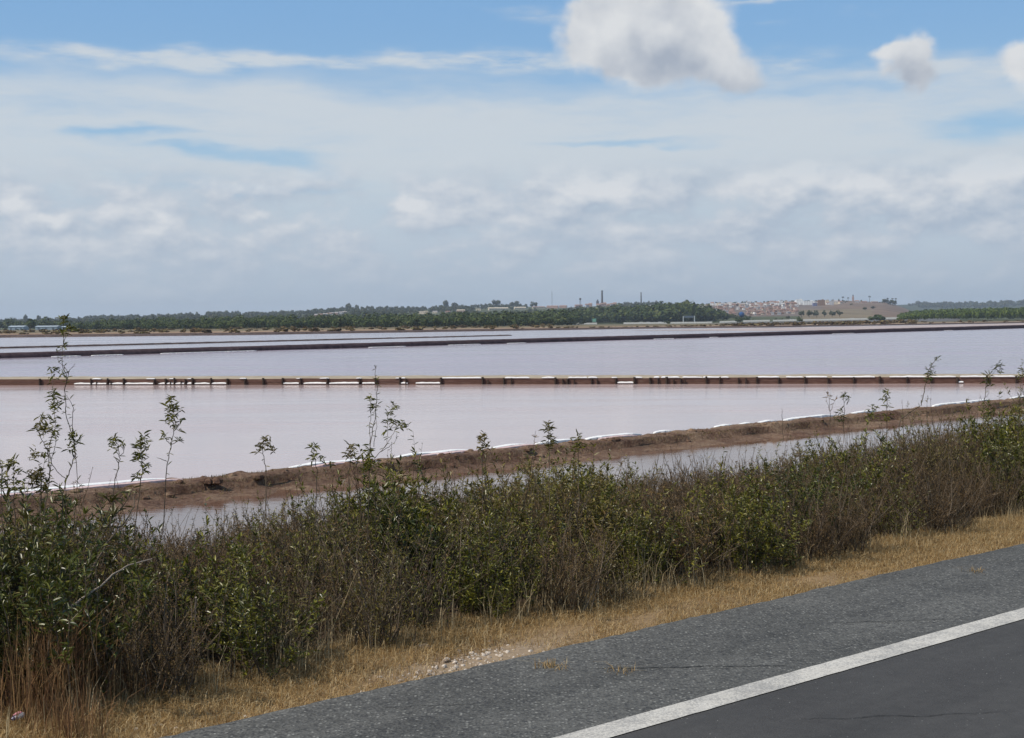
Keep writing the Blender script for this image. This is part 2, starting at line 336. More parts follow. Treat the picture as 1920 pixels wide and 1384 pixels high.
def npmesh(name, V, F, material, parent=None, smooth=False):
    me = bpy.data.meshes.new(name); V = np.asarray(V, np.float32); F = np.asarray(F, np.int32)
    me.vertices.add(len(V)); me.vertices.foreach_set('co', V.ravel())
    k = F.shape[1]; me.loops.add(F.size); me.loops.foreach_set('vertex_index', F.ravel())
    me.polygons.add(len(F)); me.polygons.foreach_set('loop_start', np.arange(0, F.size, k, dtype=np.int32))
    if smooth: me.polygons.foreach_set('use_smooth', [True] * len(F))
    me.materials.append(MAT[material]); me.update(calc_edges=True); me.validate()
    o = bpy.data.objects.new(name, me); COL.objects.link(o)
    if parent: o.parent = parent
    return o
def tag(o, label=None, cat=None, group=None, kind=None):
    for k, v in (('label', label), ('category', cat), ('group', group), ('kind', kind)):
        if v: o[k] = v
    return o
def empty(name, loc=(0, 0, 0), rz=0.0):
    o = bpy.data.objects.new(name, None); COL.objects.link(o); o.location = loc; o.rotation_euler = (0, 0, rz)
    o.empty_display_size = 0.1; return o
def kids(o): return KID.get(o.name, [])
KID = {}
def reg(root, *ch):
    KID[root.name] = list(ch); return root
def dup(root, loc, rz=0.0, sc=(1, 1, 1), label=None, group=None):
    r = root.copy(); COL.objects.link(r); r.location = loc; r.rotation_euler = (0, 0, rz); r.scale = sc
    for c in KID.get(root.name, []):
        d = c.copy(); COL.objects.link(d); d.parent = r
        for g in KID.get(c.name, []):
            e = g.copy(); COL.objects.link(e); e.parent = d
    if label: r['label'] = label
    if group: r['group'] = group
    return r

# ------------------------------------------------------------------ layout: photograph pixel -> point of the place
def ray(px, py): return cF * FPX + cR * (px - 960) + cU * (692 - py)
def P_z(px, py, z):                # where the sight line meets a level surface
    d = ray(px, py); t = (z - CAMZ) / d.z; return Vector((d.x * t, d.y * t, z))
def P_y(px, py, Y):                # where it crosses a given distance
    d = ray(px, py); t = Y / d.y; return Vector((d.x * t, Y, CAMZ + d.z * t))
def hor(px): return 606 - 0.009 * (px - 960)
_v1 = P_z(1920, 1142.6, 0) - P_z(1240, 1330, 0); _v2 = P_z(1920, 1024, 0) - P_z(1240, 1174.5, 0)
A = (math.atan2(_v1.x, _v1.y) + math.atan2(_v2.x, _v2.y)) / 2          # road direction
dR = Vector((math.sin(A), math.cos(A))); nR = Vector((-math.cos(A), math.sin(A)))      # along the road, across it
def ST(s, t, z=0.0): return Vector((nR.x * s + dR.x * t, nR.y * s + dR.y * t, z))
S_LT, S_LB = P_z(1580, 1236.3, 0).xy.dot(nR), P_z(1580, 1261.0, 0).xy.dot(nR)     # far and near border of the edge line
S_E = P_z(1400, 1138.5, 0).xy.dot(nR)                                          # asphalt edge
def _st(pts): a = [P_z(x, y, 0).xy for x, y in pts]; return [p.dot(dR) for p in a], [p.dot(nR) for p in a]
EDT, EDS = _st([(200, 1409), (305, 1384), (600, 1314), (750, 1280), (960, 1243), (1160, 1191), (1360, 1145), (1560, 1098), (1760, 1050), (1920, 1025)])
SBT, SBS = _st([(60, 1352), (250, 1310), (490, 1262), (640, 1228), (800, 1190), (960, 1160), (1100, 1135), (1240, 1109), (1450, 1062), (1700, 1008), (1920, 962)])
_pf = np.polyfit(EDT, EDS, 1); EDS = [float(np.polyval(_pf, t)) * .85 + e * .15 for t, e in zip(EDT, EDS)]
EDT = [-300.0] + EDT + [600.0]; EDS = [float(np.polyval(_pf, EDT[1]))] + EDS + [float(np.polyval(_pf, EDT[-2]))]
WZ = -2.0                          # water level
interp = np.interp
SHX = [-3000, -200, 0, 480, 960, 1240, 1440, 1700, 1920, 2400, 5000]
SHD = [430, 500, 536, 557, 700, 800, 800, 960, 1150, 1500, 2500]
SK1X = [-2500, 0, 150, 170, 320, 420, 500, 600, 660, 800, 830, 960, 1060, 1160, 1220, 1300, 1340, 1400, 1500, 1600, 1660, 1690, 1720, 1920, 4500]
SK1Y = [600, 605, 600, 597, 594, 589, 590, 584, 580, 580, 577, 574, 577, 572, 571, 575, 569, 568, 566, 564, 567, 575, 588, 594, 592]
SK2X = [-2500, 0, 1500, 1650, 1700, 1800, 1920, 2400, 4500]
SK2Y = [614, 614, 590, 573, 571, 572, 569, 566, 566]
PRS = [-60, -12, -7.6, -7.0, 5.3, 6.3, 7.5, 9, 12, 15, 16.5, 18, 1e6]
PRZ = [-1.2, -1.0, -0.12, -0.03, -0.03, -0.05, -0.16, -0.42, -0.9, -1.45, -2.0, -2.5, -2.5]
def hgt(x, y):
    x = np.asarray(x, float); y = np.asarray(y, float)
    s = nR.x * x + nR.y * y
    z = interp(s, PRS, PRZ)
    yy = np.maximum(y, 1.0); a = np.clip(960 + FPX * x / yy, -2900, 4900)
    dsh = interp(a, SHX, SHD)
    k = (y - dsh)
    land = np.where(k > 0, -2.5 + 1.15 * np.clip(k / 8, 0, 1) + 0.5 * np.clip((k - 8) / 400, 0, 1), -99)
    hz = 606 - 0.009 * (a - 960)
    z1 = CAMZ + (hz - interp(a, SK1X, SK1Y)) * 4200 / FPX
    g = np.clip((y - 1700) / 2500, 0, 1); g = g ** 1.15
    h1 = -0.8 + (z1 + 0.8) * np.where(y < 4200, g, np.clip(1 - (y - 4200) / 2500, 0, 1))
    z2 = CAMZ + (hz - interp(a, SK2X, SK2Y)) * 7200 / FPX
    g2 = np.clip((y - 4500) / 2700, 0, 1); h2 = -0.8 + (z2 + 0.8) * np.where(y < 7200, g2, np.clip(1 - (y - 7200) / 3000, .3, 1))
    far = np.where((y > 1700) & (y > 0), np.maximum(h1, h2), -99)
    far = np.where(k > 0, far, -99)
    return np.maximum(np.maximum(z, land), far)
def hit(px, py, y0=900.0, y1=7000.0):
    """ground point seen at a pixel, searched between two distances"""
    d = ray(px, py); Y = np.linspace(y0, y1, 1500); t = Y / d.y; z = CAMZ + d.z * t
    g = hgt(d.x * t, Y); i = np.nonzero(z <= g)[0]
    j = i[0] if len(i) else len(Y) - 1
    return Vector((d.x * t[j], Y[j], float(g[j])))
def ground_at(px, Y):
    x = (px - 960) / FPX * Y; return Vector((x, Y, float(hgt(x, Y))))

# ================================================================== the ground sheet
rr = np.concatenate([np.linspace(-3.2, -0.5, 40)[:-1], np.linspace(-0.5, 0.5, 260), np.linspace(0.5, 3.2, 40)[1:]])
YY = np.concatenate([np.linspace(-20, 4, 14), np.arange(4.3, 26, 0.3), np.geomspace(27, 400, 50), np.geomspace(415, 1800, 90), np.geomspace(1830, 9000, 80)])
GX = rr[None, :] * (np.abs(YY[:, None]) + 28); GX = np.clip(GX, -9200, 9200); GY = np.repeat(YY[:, None], len(rr), 1)
GZ = hgt(GX, GY)
nb = np.array([[mn.noise(Vector((x * 1.7, y * 1.7, 0.3))) if y < 26 and abs(x) < 30 else 0.0 for x, y in zip(rx_, ry_)] for rx_, ry_ in zip(GX, GY)])
sg = nR.x * GX + nR.y * GY
GZ = GZ + nb * 0.05 * (sg > 5.6)
nr, ncl = GX.shape
idx = np.arange(nr * ncl).reshape(nr, ncl)
F = np.stack([idx[:-1, :-1], idx[:-1, 1:], idx[1:, 1:], idx[1:, :-1]], -1).reshape(-1, 4)
gr = npmesh('ground', np.stack([GX, GY, GZ], -1).reshape(-1, 3), F, 'ground', smooth=True); tag(gr, kind='structure')
ac = np.clip(960 + FPX * GX / np.maximum(GY, 1), -2900, 4900); dsh = interp(ac, SHX, SHD)
soil = np.zeros((nr, ncl, 4)); soil[..., 3] = 1
soil[..., :3] = (0.075, 0.052, 0.034)                                    # leaf litter of the roadside bank
soil[(sg > 5.0) & (sg < 6.3)] = (0.215, 0.150, 0.085, 1)                  # pale soil of the verge
_tc = P_z(900, 1226, 0).xy.dot(dR); _pt = np.exp(-(((dR.x * GX + dR.y * GY - _tc) / .75) ** 2)) * (sg > 5.3) * (sg < 6.0)
soil[_pt > .55] = (0.235, 0.18, 0.125, 1)
soil[sg > 15.5] = (0.12, 0.07, 0.05, 1)
landm = GY > dsh
soil[landm] = (0.215, 0.155, 0.105, 1)
kk = GY - dsh
soil[landm & (kk > 25) & (kk < 70)] = (0.13, 0.075, 0.05, 1)
soil[landm & (kk > 200)] = (0.135, 0.110, 0.066, 1)
soil[landm & (GY > 1650)] = (0.060, 0.068, 0.034, 1)
village = (ac > 1545) & (ac < 1720) & (GY > 1900) & (GY < 5200); soil[village] = (0.140, 0.100, 0.074, 1)
v2 = (ac > 1300) & (ac <= 1545) & (GY > 2200) & (GY < 5200); soil[v2] = (0.125, 0.10, 0.085, 1)
v3 = (ac > 1500) & (ac < 1640) & (GY > 1750) & (GY < 2900); soil[v3] = (0.150, 0.120, 0.078, 1)
soil[(ac < 1300) & (GY > 5200) | (GY > 6000)] = (0.045, 0.055, 0.030, 1)
at = gr.data.color_attributes.new('soil', 'FLOAT_COLOR', 'POINT'); at.data.foreach_set('color', soil.reshape(-1).astype(np.float32))

# ================================================================== road
def strip(name, s0, s1, z, material, t0=-250, t1=600, edge=None, n=None, tl=None):
    T = np.concatenate([np.linspace(t0, -4, 30)[:-1], np.arange(-4, 20, 0.05), np.linspace(20, t1, 60)])
    mb = MB(); cols = 2
    V = []
    for t in T:
        e = s1 + (edge(t) if edge else 0)
        V.append(tuple(ST(s0, t, z))); V.append(tuple(ST(e, t, z)))
    F = [(2 * i, 2 * i + 2, 2 * i + 3, 2 * i + 1) for i in range(len(T) - 1)]
    o = npmesh(name, V, F, material); return tag(o, kind='structure')
def edge_n(t): return float(interp(t, EDT, EDS)) - S_E + 0.02 * mn.noise(Vector((t * 0.7, 0, 1))) + 0.02 * mn.noise(Vector((t * 4, 3, 1))) + 0.016 * mn.noise(Vector((t * 17, 3, 1))) 
strip('road', -7.0, (S_LB + S_LT) / 2, 0.004, 'asphalt_road')
strip('road_shoulder', (S_LB + S_LT) / 2, S_E, 0.004, 'asphalt_shoulder', edge=edge_n)
# edge line, slightly wavy worn borders
T = np.arange(-30, 60, 0.04); V = []
for t in T:
    V.append(tuple(ST(S_LB + 0.0035 * mn.noise(Vector((t * 9, 0, 0))), t, 0.008))); V.append(tuple(ST(S_LT + 0.004 * mn.noise(Vector((t * 7, 5, 0))), t, 0.008)))
tag(npmesh('road_edge_line', V, [(2 * i, 2 * i + 2, 2 * i + 3, 2 * i + 1) for i in range(len(T) - 1)], 'line_paint'), kind='structure')
def crack(p0, p1, wd, name='pavement_crack'):
    a, b_ = P_z(*p0, 0.0), P_z(*p1, 0.0); n = 90; V = []
    dirn = (b_ - a).normalized(); sd = Vector((-dirn.y, dirn.x, 0))
    for i in range(n + 1):
        u = i / n; c = a.lerp(b_, u) + sd * (0.03 * mn.noise(Vector((u * 6, p0[0], 0))) + 0.01 * mn.noise(Vector((u * 40, p0[0], 0))))
        h = wd * (0.35 + 0.65 * abs(mn.noise(Vector((u * 23, 1.5, p0[0]))))) * min(1, 8 * u, 8 * (1 - u))
        V += [tuple(c - sd * h + Vector((0, 0, .0075))), tuple(c + sd * h + Vector((0, 0, .0075)))]
    tag(npmesh(name, V, [(2 * i, 2 * i + 2, 2 * i + 3, 2 * i + 1) for i in range(n)], 'crack'), kind='structure')
crack((1090, 1256), (1490, 1250), 0.007)
crack((1560, 1170), (1790, 1163), 0.005)
crack((1480, 1352), (1905, 1338), 0.004)
crack((700, 1330), (900, 1322), 0.004)

# ================================================================== water, banks and dykes
def v2(p): return Vector((p[0], p[1]))
a0, a1 = P_z(0, 921, WZ + .35).xy, P_z(1920, 741, WZ + .35).xy
L1p, L1d = a0, (a1 - a0).normalized()                       # pan side edge of the near bank
b0, b1 = P_z(0, 722.5, WZ).xy, P_z(1920, 719, WZ).xy
WLp, WLd = b0, (b1 - b0).normalized()                       # plank wall
c0_, c1_ = P_z(0, 672, WZ).xy, P_z(1920, 615.5, WZ).xy
D2p, D2d = c0_, (c1_ - c0_).normalized()                    # dark dyke
e0, e1 = P_z(0, 653.5, WZ).xy, P_z(480, 641.5, WZ).xy
D3p, D3d = e0, (e1 - e0).normalized()
def cross2(p, d, q_, e):
    den = d.x * e.y - d.y * e.x; t = ((q_ - p).x * e.y - (q_ - p).y * e.x) / den; return p + d * t
def sheet(name, pts, z, material):
    mb = MB(); mb.add([(p[0], p[1], z) for p in pts], [tuple(range(len(pts)))]); o = mb.build(name, material)
    if o.data.polygons[0].normal.z < 0: o.data.flip_normals()
    return tag(o, kind='structure')
X1W = cross2(L1p, L1d, WLp, WLd); XW2 = cross2(WLp, WLd, D2p, D2d)
n1_ = Vector((L1d.y, -L1d.x)) * 1.0                         # towards the camera side
c1a, c1b = L1p - L1d * 60 + n1_ * 1.0, L1p + L1d * 900 + n1_ * 1.0
sheet('channel_water', [ST(15.2, -70).xy, ST(15.2, 900).xy, c1b, c1a], WZ, 'water_channel')
lp0 = L1p - L1d * 60 + n1_ * 1.0
sheet('near_pan_water', [lp0, X1W + n1_, X1W, XW2, D2p - D2d * 100, lp0 + Vector((-40, 0))], WZ, 'water_near_pan')
wo = Vector((-WLd.y, WLd.x)) * 1.0
if wo.y < 0: wo = -wo
sheet('middle_pan_water', [XW2 + wo * 1.0, X1W + wo, L1p + L1d * 900, D2p + D2d * 1500 + Vector((.5, 0))], WZ, 'water_middle_pan')
do = Vector((-D2d.y, D2d.x))
sheet('far_pan_water', [D2p - D2d * 120 + do, D2p + D2d * 1500 + do, Vector((900, 2200)), Vector((-900, 1500)), Vector((-700, 200))], WZ + 0.0, 'water_far_pan')
def upto(px, py, z=WZ + 0.05): return P_z(px, py, z).xy
sheet('salt_flat', [upto(1180, 619.5), upto(1440, 615.0), upto(1700, 610.2), upto(1925, 605.8), upto(2400, 601.2), upto(2400, 609), upto(1920, 613.2), upto(1700, 617), upto(1440, 620.5)], WZ + 0.05, 'salt_flat')

def dyke(name, p, d, t0, t1, prof, material, step=0.5, amp=0.06, ampq=0.25, nscale=0.8, side=1, grow=0.0):
    """sweeps a cross-section: prof = list of (q, z) with q measured across, away from the line"""
    n = Vector((-d.y, d.x)) * side; T = np.arange(t0, t1 + step, step); m_ = len(prof); V = []
    for t in T:
        for j, (q_, z) in enumerate(prof):
            inner = 0 < j < m_ - 1
            nz = amp * mn.fractal(Vector((t * nscale, q_ * 1.5, 2.0)), 1.0, 2.0, 4) if inner else 0
            nq = ampq * mn.noise(Vector((t * nscale * .5, j * 3.1, 7.0))) if inner else 0
            c = p + d * t + n * (q_ + nq); V.append((c.x, c.y, WZ + (z - WZ) * (1 + grow * max(0, t)) + nz if inner else z))
    F = [(i * m_ + j, i * m_ + j + 1, (i + 1) * m_ + j + 1, (i + 1) * m_ + j) for i in range(len(T) - 1) for j in range(m_ - 1)]
    o = npmesh(name, V, F, material, smooth=True)
    return tag(o, kind='structure')
# near bank: q grows towards the camera
dyke('near_bank', L1p, L1d, -45, 140, [(-0.25, WZ - .5), (-.1, WZ - .05), (0.0, WZ + .16), (0.15, WZ + .27), (.45, WZ + .27), (.8, WZ + .29), (1.05, WZ + .30), (1.22, WZ + .26), (1.28, WZ + .08),
     (1.7, WZ + .05), (2.1, WZ + .02), (2.5, WZ - .02), (3.2, WZ - .12), (4.5, WZ - .5)], 'bank_soil', 0.12, 0.075, 0.16, 1.5, side=-1)
# salt lying along the pan side of the near bank
def t_on(p, d, px, pyl, z=WZ): q_ = P_z(px, pyl, z).xy; return (q_ - p).dot(d)
def l1t(px): return t_on(L1p, L1d, px, 921 + (741 - 921) * px / 1920, WZ + .35)
nb_ = Vector((L1d.y, -L1d.x))
def crust(name, segs, q0, q1, z0, z1, material, line, side, wob=0.03):
    mb = MB(); p, d = line; n = side
    for ta, tb in segs:
        k = max(4, int((tb - ta) / 0.09)); V = []
        for i in range(k + 1):
            t = ta + (tb - ta) * i / k; e = min(1, (i * .09) / .7, ((k - i) * .09) / .7) ** .6
            a = q0 + wob * mn.noise(Vector((t * 2.1, 1, 0))); b_ = q0 + (q1 - q0) * (.35 + .65 * e) * (1 + .35 * mn.noise(Vector((t * 1.3, 6, 0))) + .3 * mn.noise(Vector((t * 9, 6, 0))))
            e = e ** .4; zt = z0 - WZ * 0 + (z1 - z0) * e * (1 + .10 * mn.noise(Vector((t * 1.3, 9, 0))) + .03 * mn.noise(Vector((t * 7.3, 9, 0)))) * 1.0
            for q_, z in ((a, z0 - .12), (a + .02, zt), ((a + b_) / 2, zt), (b_ - .04, zt - .012), (b_, z0 - .12)):
                c = p + d * t + n * q_; V.append((c.x, c.y, z))
        mb.add(V, [(i * 5 + j, i * 5 + j + 1, i * 5 + 6 + j, i * 5 + 5 + j) for i in range(k) for j in range(4)])
    return mb.build(name, material)
segs = [(l1t(a), l1t(b)) for a, b in ((-700, 320), (535, 690), (735, 882), (912, 992), (998, 1088), (1092, 1200), (1222, 1262), (1335, 1375), (1380, 1412), (1416, 1455), (1465, 1560), (1590, 1640), (1745, 1860), (1890, 2000))]
tag(crust('salt_crust', segs, 0.0, .29, WZ + .20, WZ + .338, 'salt', (L1p, L1d), nb_), kind='stuff', label='white salt crust along the pan side of the near earth bank', cat='salt crust')
segs = [(l1t(a), l1t(b)) for a, b in ((-700, 335), (560, 700), (760, 885), (900, 1000), (1100, 1180))]
tag(crust('pink_salt_crust', segs, .33, .56, WZ + .20, WZ + .328, 'salt_pink', (L1p, L1d), nb_), kind='stuff', label='pinkish salt crust just in front of the white salt on the near bank', cat='salt crust')

# earth dyke behind the plank wall
dyke('earth_dyke', WLp, WLd, -60, 150, [(0.07, WZ - .5), (0.07, WZ + .30), (.5, WZ + .38), (2.0, WZ + .40), (4.5, WZ + .38), (6.3, WZ + .2), (7.2, WZ - .1), (8, WZ - .5)], 'dyke_top', 0.4, 0.03, 0.05, .7, side=1)
# plank wall
def wlt(px): return t_on(WLp, WLd, px, 722.5 - 3.5 * px / 1920)
wn = Vector((-WLd.y, WLd.x))
wall = empty('plank_wall', (*(WLp + WLd * wlt(960)), WZ)); tag(wall, 'low retaining wall of old reddish planks and dark posts along the far side of the near salt pan', 'retaining wall')
wa = math.atan2(WLd.y, WLd.x); wo3 = Vector(wall.location)
BR = [-500, -380, -250, -120, -30, 75, 172, 202, 233, 290, 312, 328, 348, 362, 396, 427, 460, 495, 530, 565, 615, 675, 705, 750, 828, 905, 945, 1042, 1064, 1110, 1155, 1190, 1220, 1250, 1277, 1325, 1350, 1385, 1420, 1460, 1510, 1552, 1600, 1650, 1700, 1745, 1795, 1850, 1905, 2000, 2120, 2250]
CAPGAP = ((905, 945), (1042, 1064), (1155, 1190), (1220, 1250), (1385, 1420), (1350, 1385))
for i in range(len(BR) - 1):
    ta, tb = wlt(BR[i]), wlt(BR[i + 1]); mb = MB(); h = 0.38 + random.uniform(-.025, .02); rows = 3
    for r_ in range(rows):
        off = random.uniform(-.012, .012); c = WLp + WLd * ((ta + tb) / 2) + wn * (0.03 + off)
        z0 = WZ - .3 + (h + .3) * r_ / rows; z1 = WZ - .3 + (h + .3) * (r_ + 1) / rows
        mb.box((c.x - wo3.x, c.y - wo3.y, (z0 + z1) / 2 - wo3.z), (tb - ta - .02, .05, z1 - z0 - .012), wa + random.uniform(-.004, .004))
    mb.build('plank_panel', 'old_wood', wall)
    px0, px1 = BR[i], BR[i + 1]
    mb = MB(); pc = WLp + WLd * ta - wn * 0.07; dia = random.uniform(.10, .17); ph = h + random.uniform(-.02, .07)
    lean = random.uniform(-.03, .03)
    mb.tube([(pc.x - wo3.x, pc.y - wo3.y, -.4), (pc.x - wo3.x + lean, pc.y - wo3.y, ph)], [dia / 2, dia / 2 * .92], 8)
    mb.build('post', 'post_wood', wall)
    if random.random() < .35 and px0 < 1500:
        mb = MB(); pc = WLp + WLd * (ta + random.uniform(.25, .45)) - wn * 0.08
        mb.tube([(pc.x - wo3.x, pc.y - wo3.y, -.4), (pc.x - wo3.x + random.uniform(-.05, .05), pc.y - wo3.y, h * random.uniform(.6, 1.05))], [.05, .045], 7); mb.build('post', 'post_wood', wall)
def saltbar(ta, tb, zc, hh, q0, dep):
    k = max(3, int((tb - ta) / .12)); V = []; mb = MB()
    for i in range(k + 1):
        t = ta + (tb - ta) * i / k; e = min(1, .7 + 4 * i / k, .7 + 4 * (k - i) / k)
        up = hh * e * (1 + .5 * mn.noise(Vector((t * 3, zc * 9, 0))))
        for q_, z in ((q0, zc - hh * .4), (q0 - dep * .9, zc - hh * .3), (q0 - dep, zc + up * .5), (q0 + .02, zc + up), (q0 + dep * 2.2, zc + up * .8), (q0 + dep * 2.6, zc - .05)):
            c = WLp + WLd * t + wn * q_; V.append((c.x - wo3.x, c.y - wo3.y, z - wo3.z))
    mb.add(V, [(i * 6 + j, i * 6 + j + 1, i * 6 + 7 + j, i * 6 + 6 + j) for i in range(k) for j in range(5)])
    mb.build('salt_cap', 'salt', wall, smooth=True)
for a, b in ((174, 190), (275, 291), (318, 328), (352, 362), (450, 462), (556, 566), (600, 617), (668, 678), (742, 750), (752, 760), (828, 902), (947, 993), (1016, 1041), (1066, 1101), (1103, 1120), (1147, 1157), (1189, 1204), (1226, 1236), (1240, 1274), (1280, 1316), (1318, 1350), (1352, 1366), (1418, 1461), (1474, 1505),
             (1508, 1551), (1560, 1640), (1668, 1735), (1745, 1792), (1800, 1850), (1856, 1915), (1925, 2060)):
    saltbar(wlt(a), wlt(b), WZ + .385, .062 if a > 800 else .045, 0.0, .05)
for a, b in ((140, 171), (174, 200), (206, 231), (236, 288), (298, 311), (313, 326), (330, 346), (352, 361), (366, 394), (398, 425), (532, 561), (570, 612), (618, 673), (680, 704), (752, 765), (1158, 1188), (780, 826), (1795, 1806)):
    saltbar(wlt(a), wlt(b), WZ + .075, .075, -.03, .07)

# dark dykes
dyke('dark_dyke', D2p, D2d, -110, 1100, [(0, WZ - .5), (.1, WZ + .05), (.3, WZ + .4), (.6, WZ + .6), (1.0, WZ + .64), (1.5, WZ + .63), (2.1, WZ + .3), (2.6, WZ - .5)], 'dark_dyke', 1.2, 0.04, 0.15, .35, side=1, grow=.0022)
dyke('low_dyke', D3p, D3d, -130, 190, [(0, WZ - .5), (.2, WZ + .1), (.6, WZ + .26), (1.2, WZ + .3), (2.0, WZ + .2), (2.6, WZ - .5)], 'dark_dyke_rough', 1.0, 0.07, 0.3, .4, side=1)
nd = Vector((D2d.y, -D2d.x))
def d2t(px): return t_on(D2p, D2d, px, 672 + (615.5 - 672) * px / 1920)
mbs = [(d2t(a), d2t(b)) for a, b in ((95, 150), (170, 230), (300, 480), (690, 760), (840, 900), (950, 985), (1225, 1262), (1330, 1345), (1560, 1600), (1770, 1785))]
o = crust('dyke_foot_salt', mbs, 0.0, .55, WZ - .0, WZ + .07, 'salt', (D2p, D2d), nd); tag(o, kind='stuff', label='thin broken line of white salt at the foot of the dark dyke', cat='salt crust')
# shoreline edging of the far land
S_ = [(a, interp(a, SHX, SHD)) for a in np.arange(-600, 2400, 12)]
V = []
for a, dd in S_:
    j = mn.noise(Vector((a * .03, 0, 0))) * 5
    for k_, z in ((-5 + j, WZ - .4), (-2.5 + j, WZ + .5), (0 + j * .5, WZ + .95 + .15 * mn.noise(Vector((a * .1, 2, 0)))), (6, WZ + .9), (12, WZ + .3)):
        Y = dd + k_; V.append(((a - 960) / FPX * Y, Y, z))
tag(npmesh('shore_bank', V, [(i * 5 + j, i * 5 + j + 1, i * 5 + 6 + j, i * 5 + 5 + j) for i in range(len(S_) - 1) for j in range(4)], 'dark_dyke_rough', smooth=True), kind='structure')

# ================================================================== leaf-clump crowns
def crown_arr(n, rng, flat=0.0, size=0.16, lob=5):
    """n quads scattered on and in a lumpy crown of radius 1 standing on z=0"""
    cen = rng.normal(0, 0.38, (lob, 3)); cen[:, 2] = np.abs(cen[:, 2]) * (0.8 if not flat else .35) + (0.55 if flat else .5)
    rad = rng.uniform(.35, .62, lob); V = []
    k = rng.integers(0, lob, n); d = rng.normal(size=(n, 3)); d /= np.linalg.norm(d, axis=1)[:, None]
    r = rad[k] * rng.uniform(.6, 1.05, n) ** .7; c = cen[k] + d * r[:, None]
    if flat: c[:, 2] = c[:, 2] * .6 + .25
    u = rng.normal(size=(n, 3)) * .6 + np.array([0, 0, 0.0]); u -= (u * d).sum(1)[:, None] * d * .7; u /= np.linalg.norm(u, axis=1)[:, None]
    v = np.cross(d, u); v /= np.linalg.norm(v, axis=1)[:, None]
    s = size * rng.uniform(.6, 1.3, n)[:, None]
    q_ = np.stack([c - u * s - v * s * .8, c + u * s * .9 - v * s, c + u * s + v * s * .7, c - u * s * .8 + v * s], 1)
    q_[..., 2] = np.maximum(q_[..., 2], 0.0); return q_
def stamp(name, trees, temps, material, **kw):
    """trees = (x, y, z, radius, height); all crowns of a wood that reads as one mass"""
    out_ = []
    for i, (x, y, z, r, h) in enumerate(trees):
        t = temps[i % len(temps)]; a = random.uniform(0, 6.28); C, Sn = math.cos(a), math.sin(a)
        X = (t[..., 0] * C - t[..., 1] * Sn) * r + x; Y = (t[..., 0] * Sn + t[..., 1] * C) * r + y; Z = t[..., 2] * h * .7 + z
        out_.append(np.stack([X, Y, Z], -1))
    V = np.concatenate(out_).reshape(-1, 3); F = np.arange(len(V)).reshape(-1, 4)
    o = npmesh(name, V, F, material); return tag(o, kind='stuff', **kw)
rng = np.random.default_rng(3)
T_dense = [crown_arr(300, rng, 0, .095) for _ in range(8)]
T_pine = [crown_arr(300, rng, 1, .095, 7) for _ in range(8)]
T_small = [crown_arr(80, rng, 0, .18) for _ in range(8)]
T_bush = [crown_arr(40, rng, 0, .30) for _ in range(6)]

EXC = []                             # (px0, px1, py0, py1): sight kept open in front of houses
def clear(px, py, half=0):
    return all(not (a - half < px < b + half and c < py < d) for a, b, c, d in EXC)
def proj(p):
    v = Vector(p) - Vector((0, 0, CAMZ)); f_ = v.dot(cF); return 960 + v.dot(cR) / f_ * FPX, 692 - v.dot(cU) / f_ * FPX

# ------------------------------------------------------------------ buildings on the hill
def house(name, px, py, wpx, hpx, wallm, roofm, label, cat='house', group=None, depth=None, pitched=True, rz=None, parts=True, dm=8.0, yr=(1700, 5500)):
    p = hit(px, py, *yr) if depth is None else ground_at(px, depth)
    D = p.y; W = wpx * D / FPX; H = hpx * D / FPX; wl = H * (.66 if pitched else .92)
    root = empty(name, p, random.uniform(-.35, .35) if rz is None else rz); tag(root, label, cat, group)
    b_ = MB(); b_.box((0, 0, wl / 2 - 1), (W, dm, wl + 2)); wo_ = b_.build('wall', wallm, root)
    rf = MB()
    if pitched:
        e = .5; x, y = W / 2 + e, dm / 2 + e; rh = H - wl
        V = [(-x, -y, wl + .02), (x, -y, wl + .02), (x, y, wl + .02), (-x, y, wl + .02), (-x * .96, 0, wl + rh), (x * .96, 0, wl + rh)]
        rf.add(V, [(0, 1, 5, 4), (2, 3, 4, 5), (0, 4, 3), (1, 2, 5), (3, 2, 1, 0)])
    else:
        rf.box((0, 0, wl + .2), (W + .3, dm + .3, .36)); rf.box((W * .2, 0, wl + .4 + H * .06), (W * .25, dm * .3, H * .12))
    rf.build('roof', roofm, root)
    n = max(2, int(W / 4)); fl = max(1, int(wl / 3.2))
    for k in range(fl):
        for i in range(min(n, 7)):
            wx_ = -W / 2 + W * (i + .5) / min(n, 7); m2 = MB(); m2.box((wx_, -dm / 2 - .03, wl * (k + .55) / fl), (1.1, .1, min(1.5, wl / fl * .5))); m2.build('window', 'window_dark', root)
    EXC.append((px - wpx / 2 - 2, px + wpx / 2 + 2, py - 2.0, py + 7))
    return root
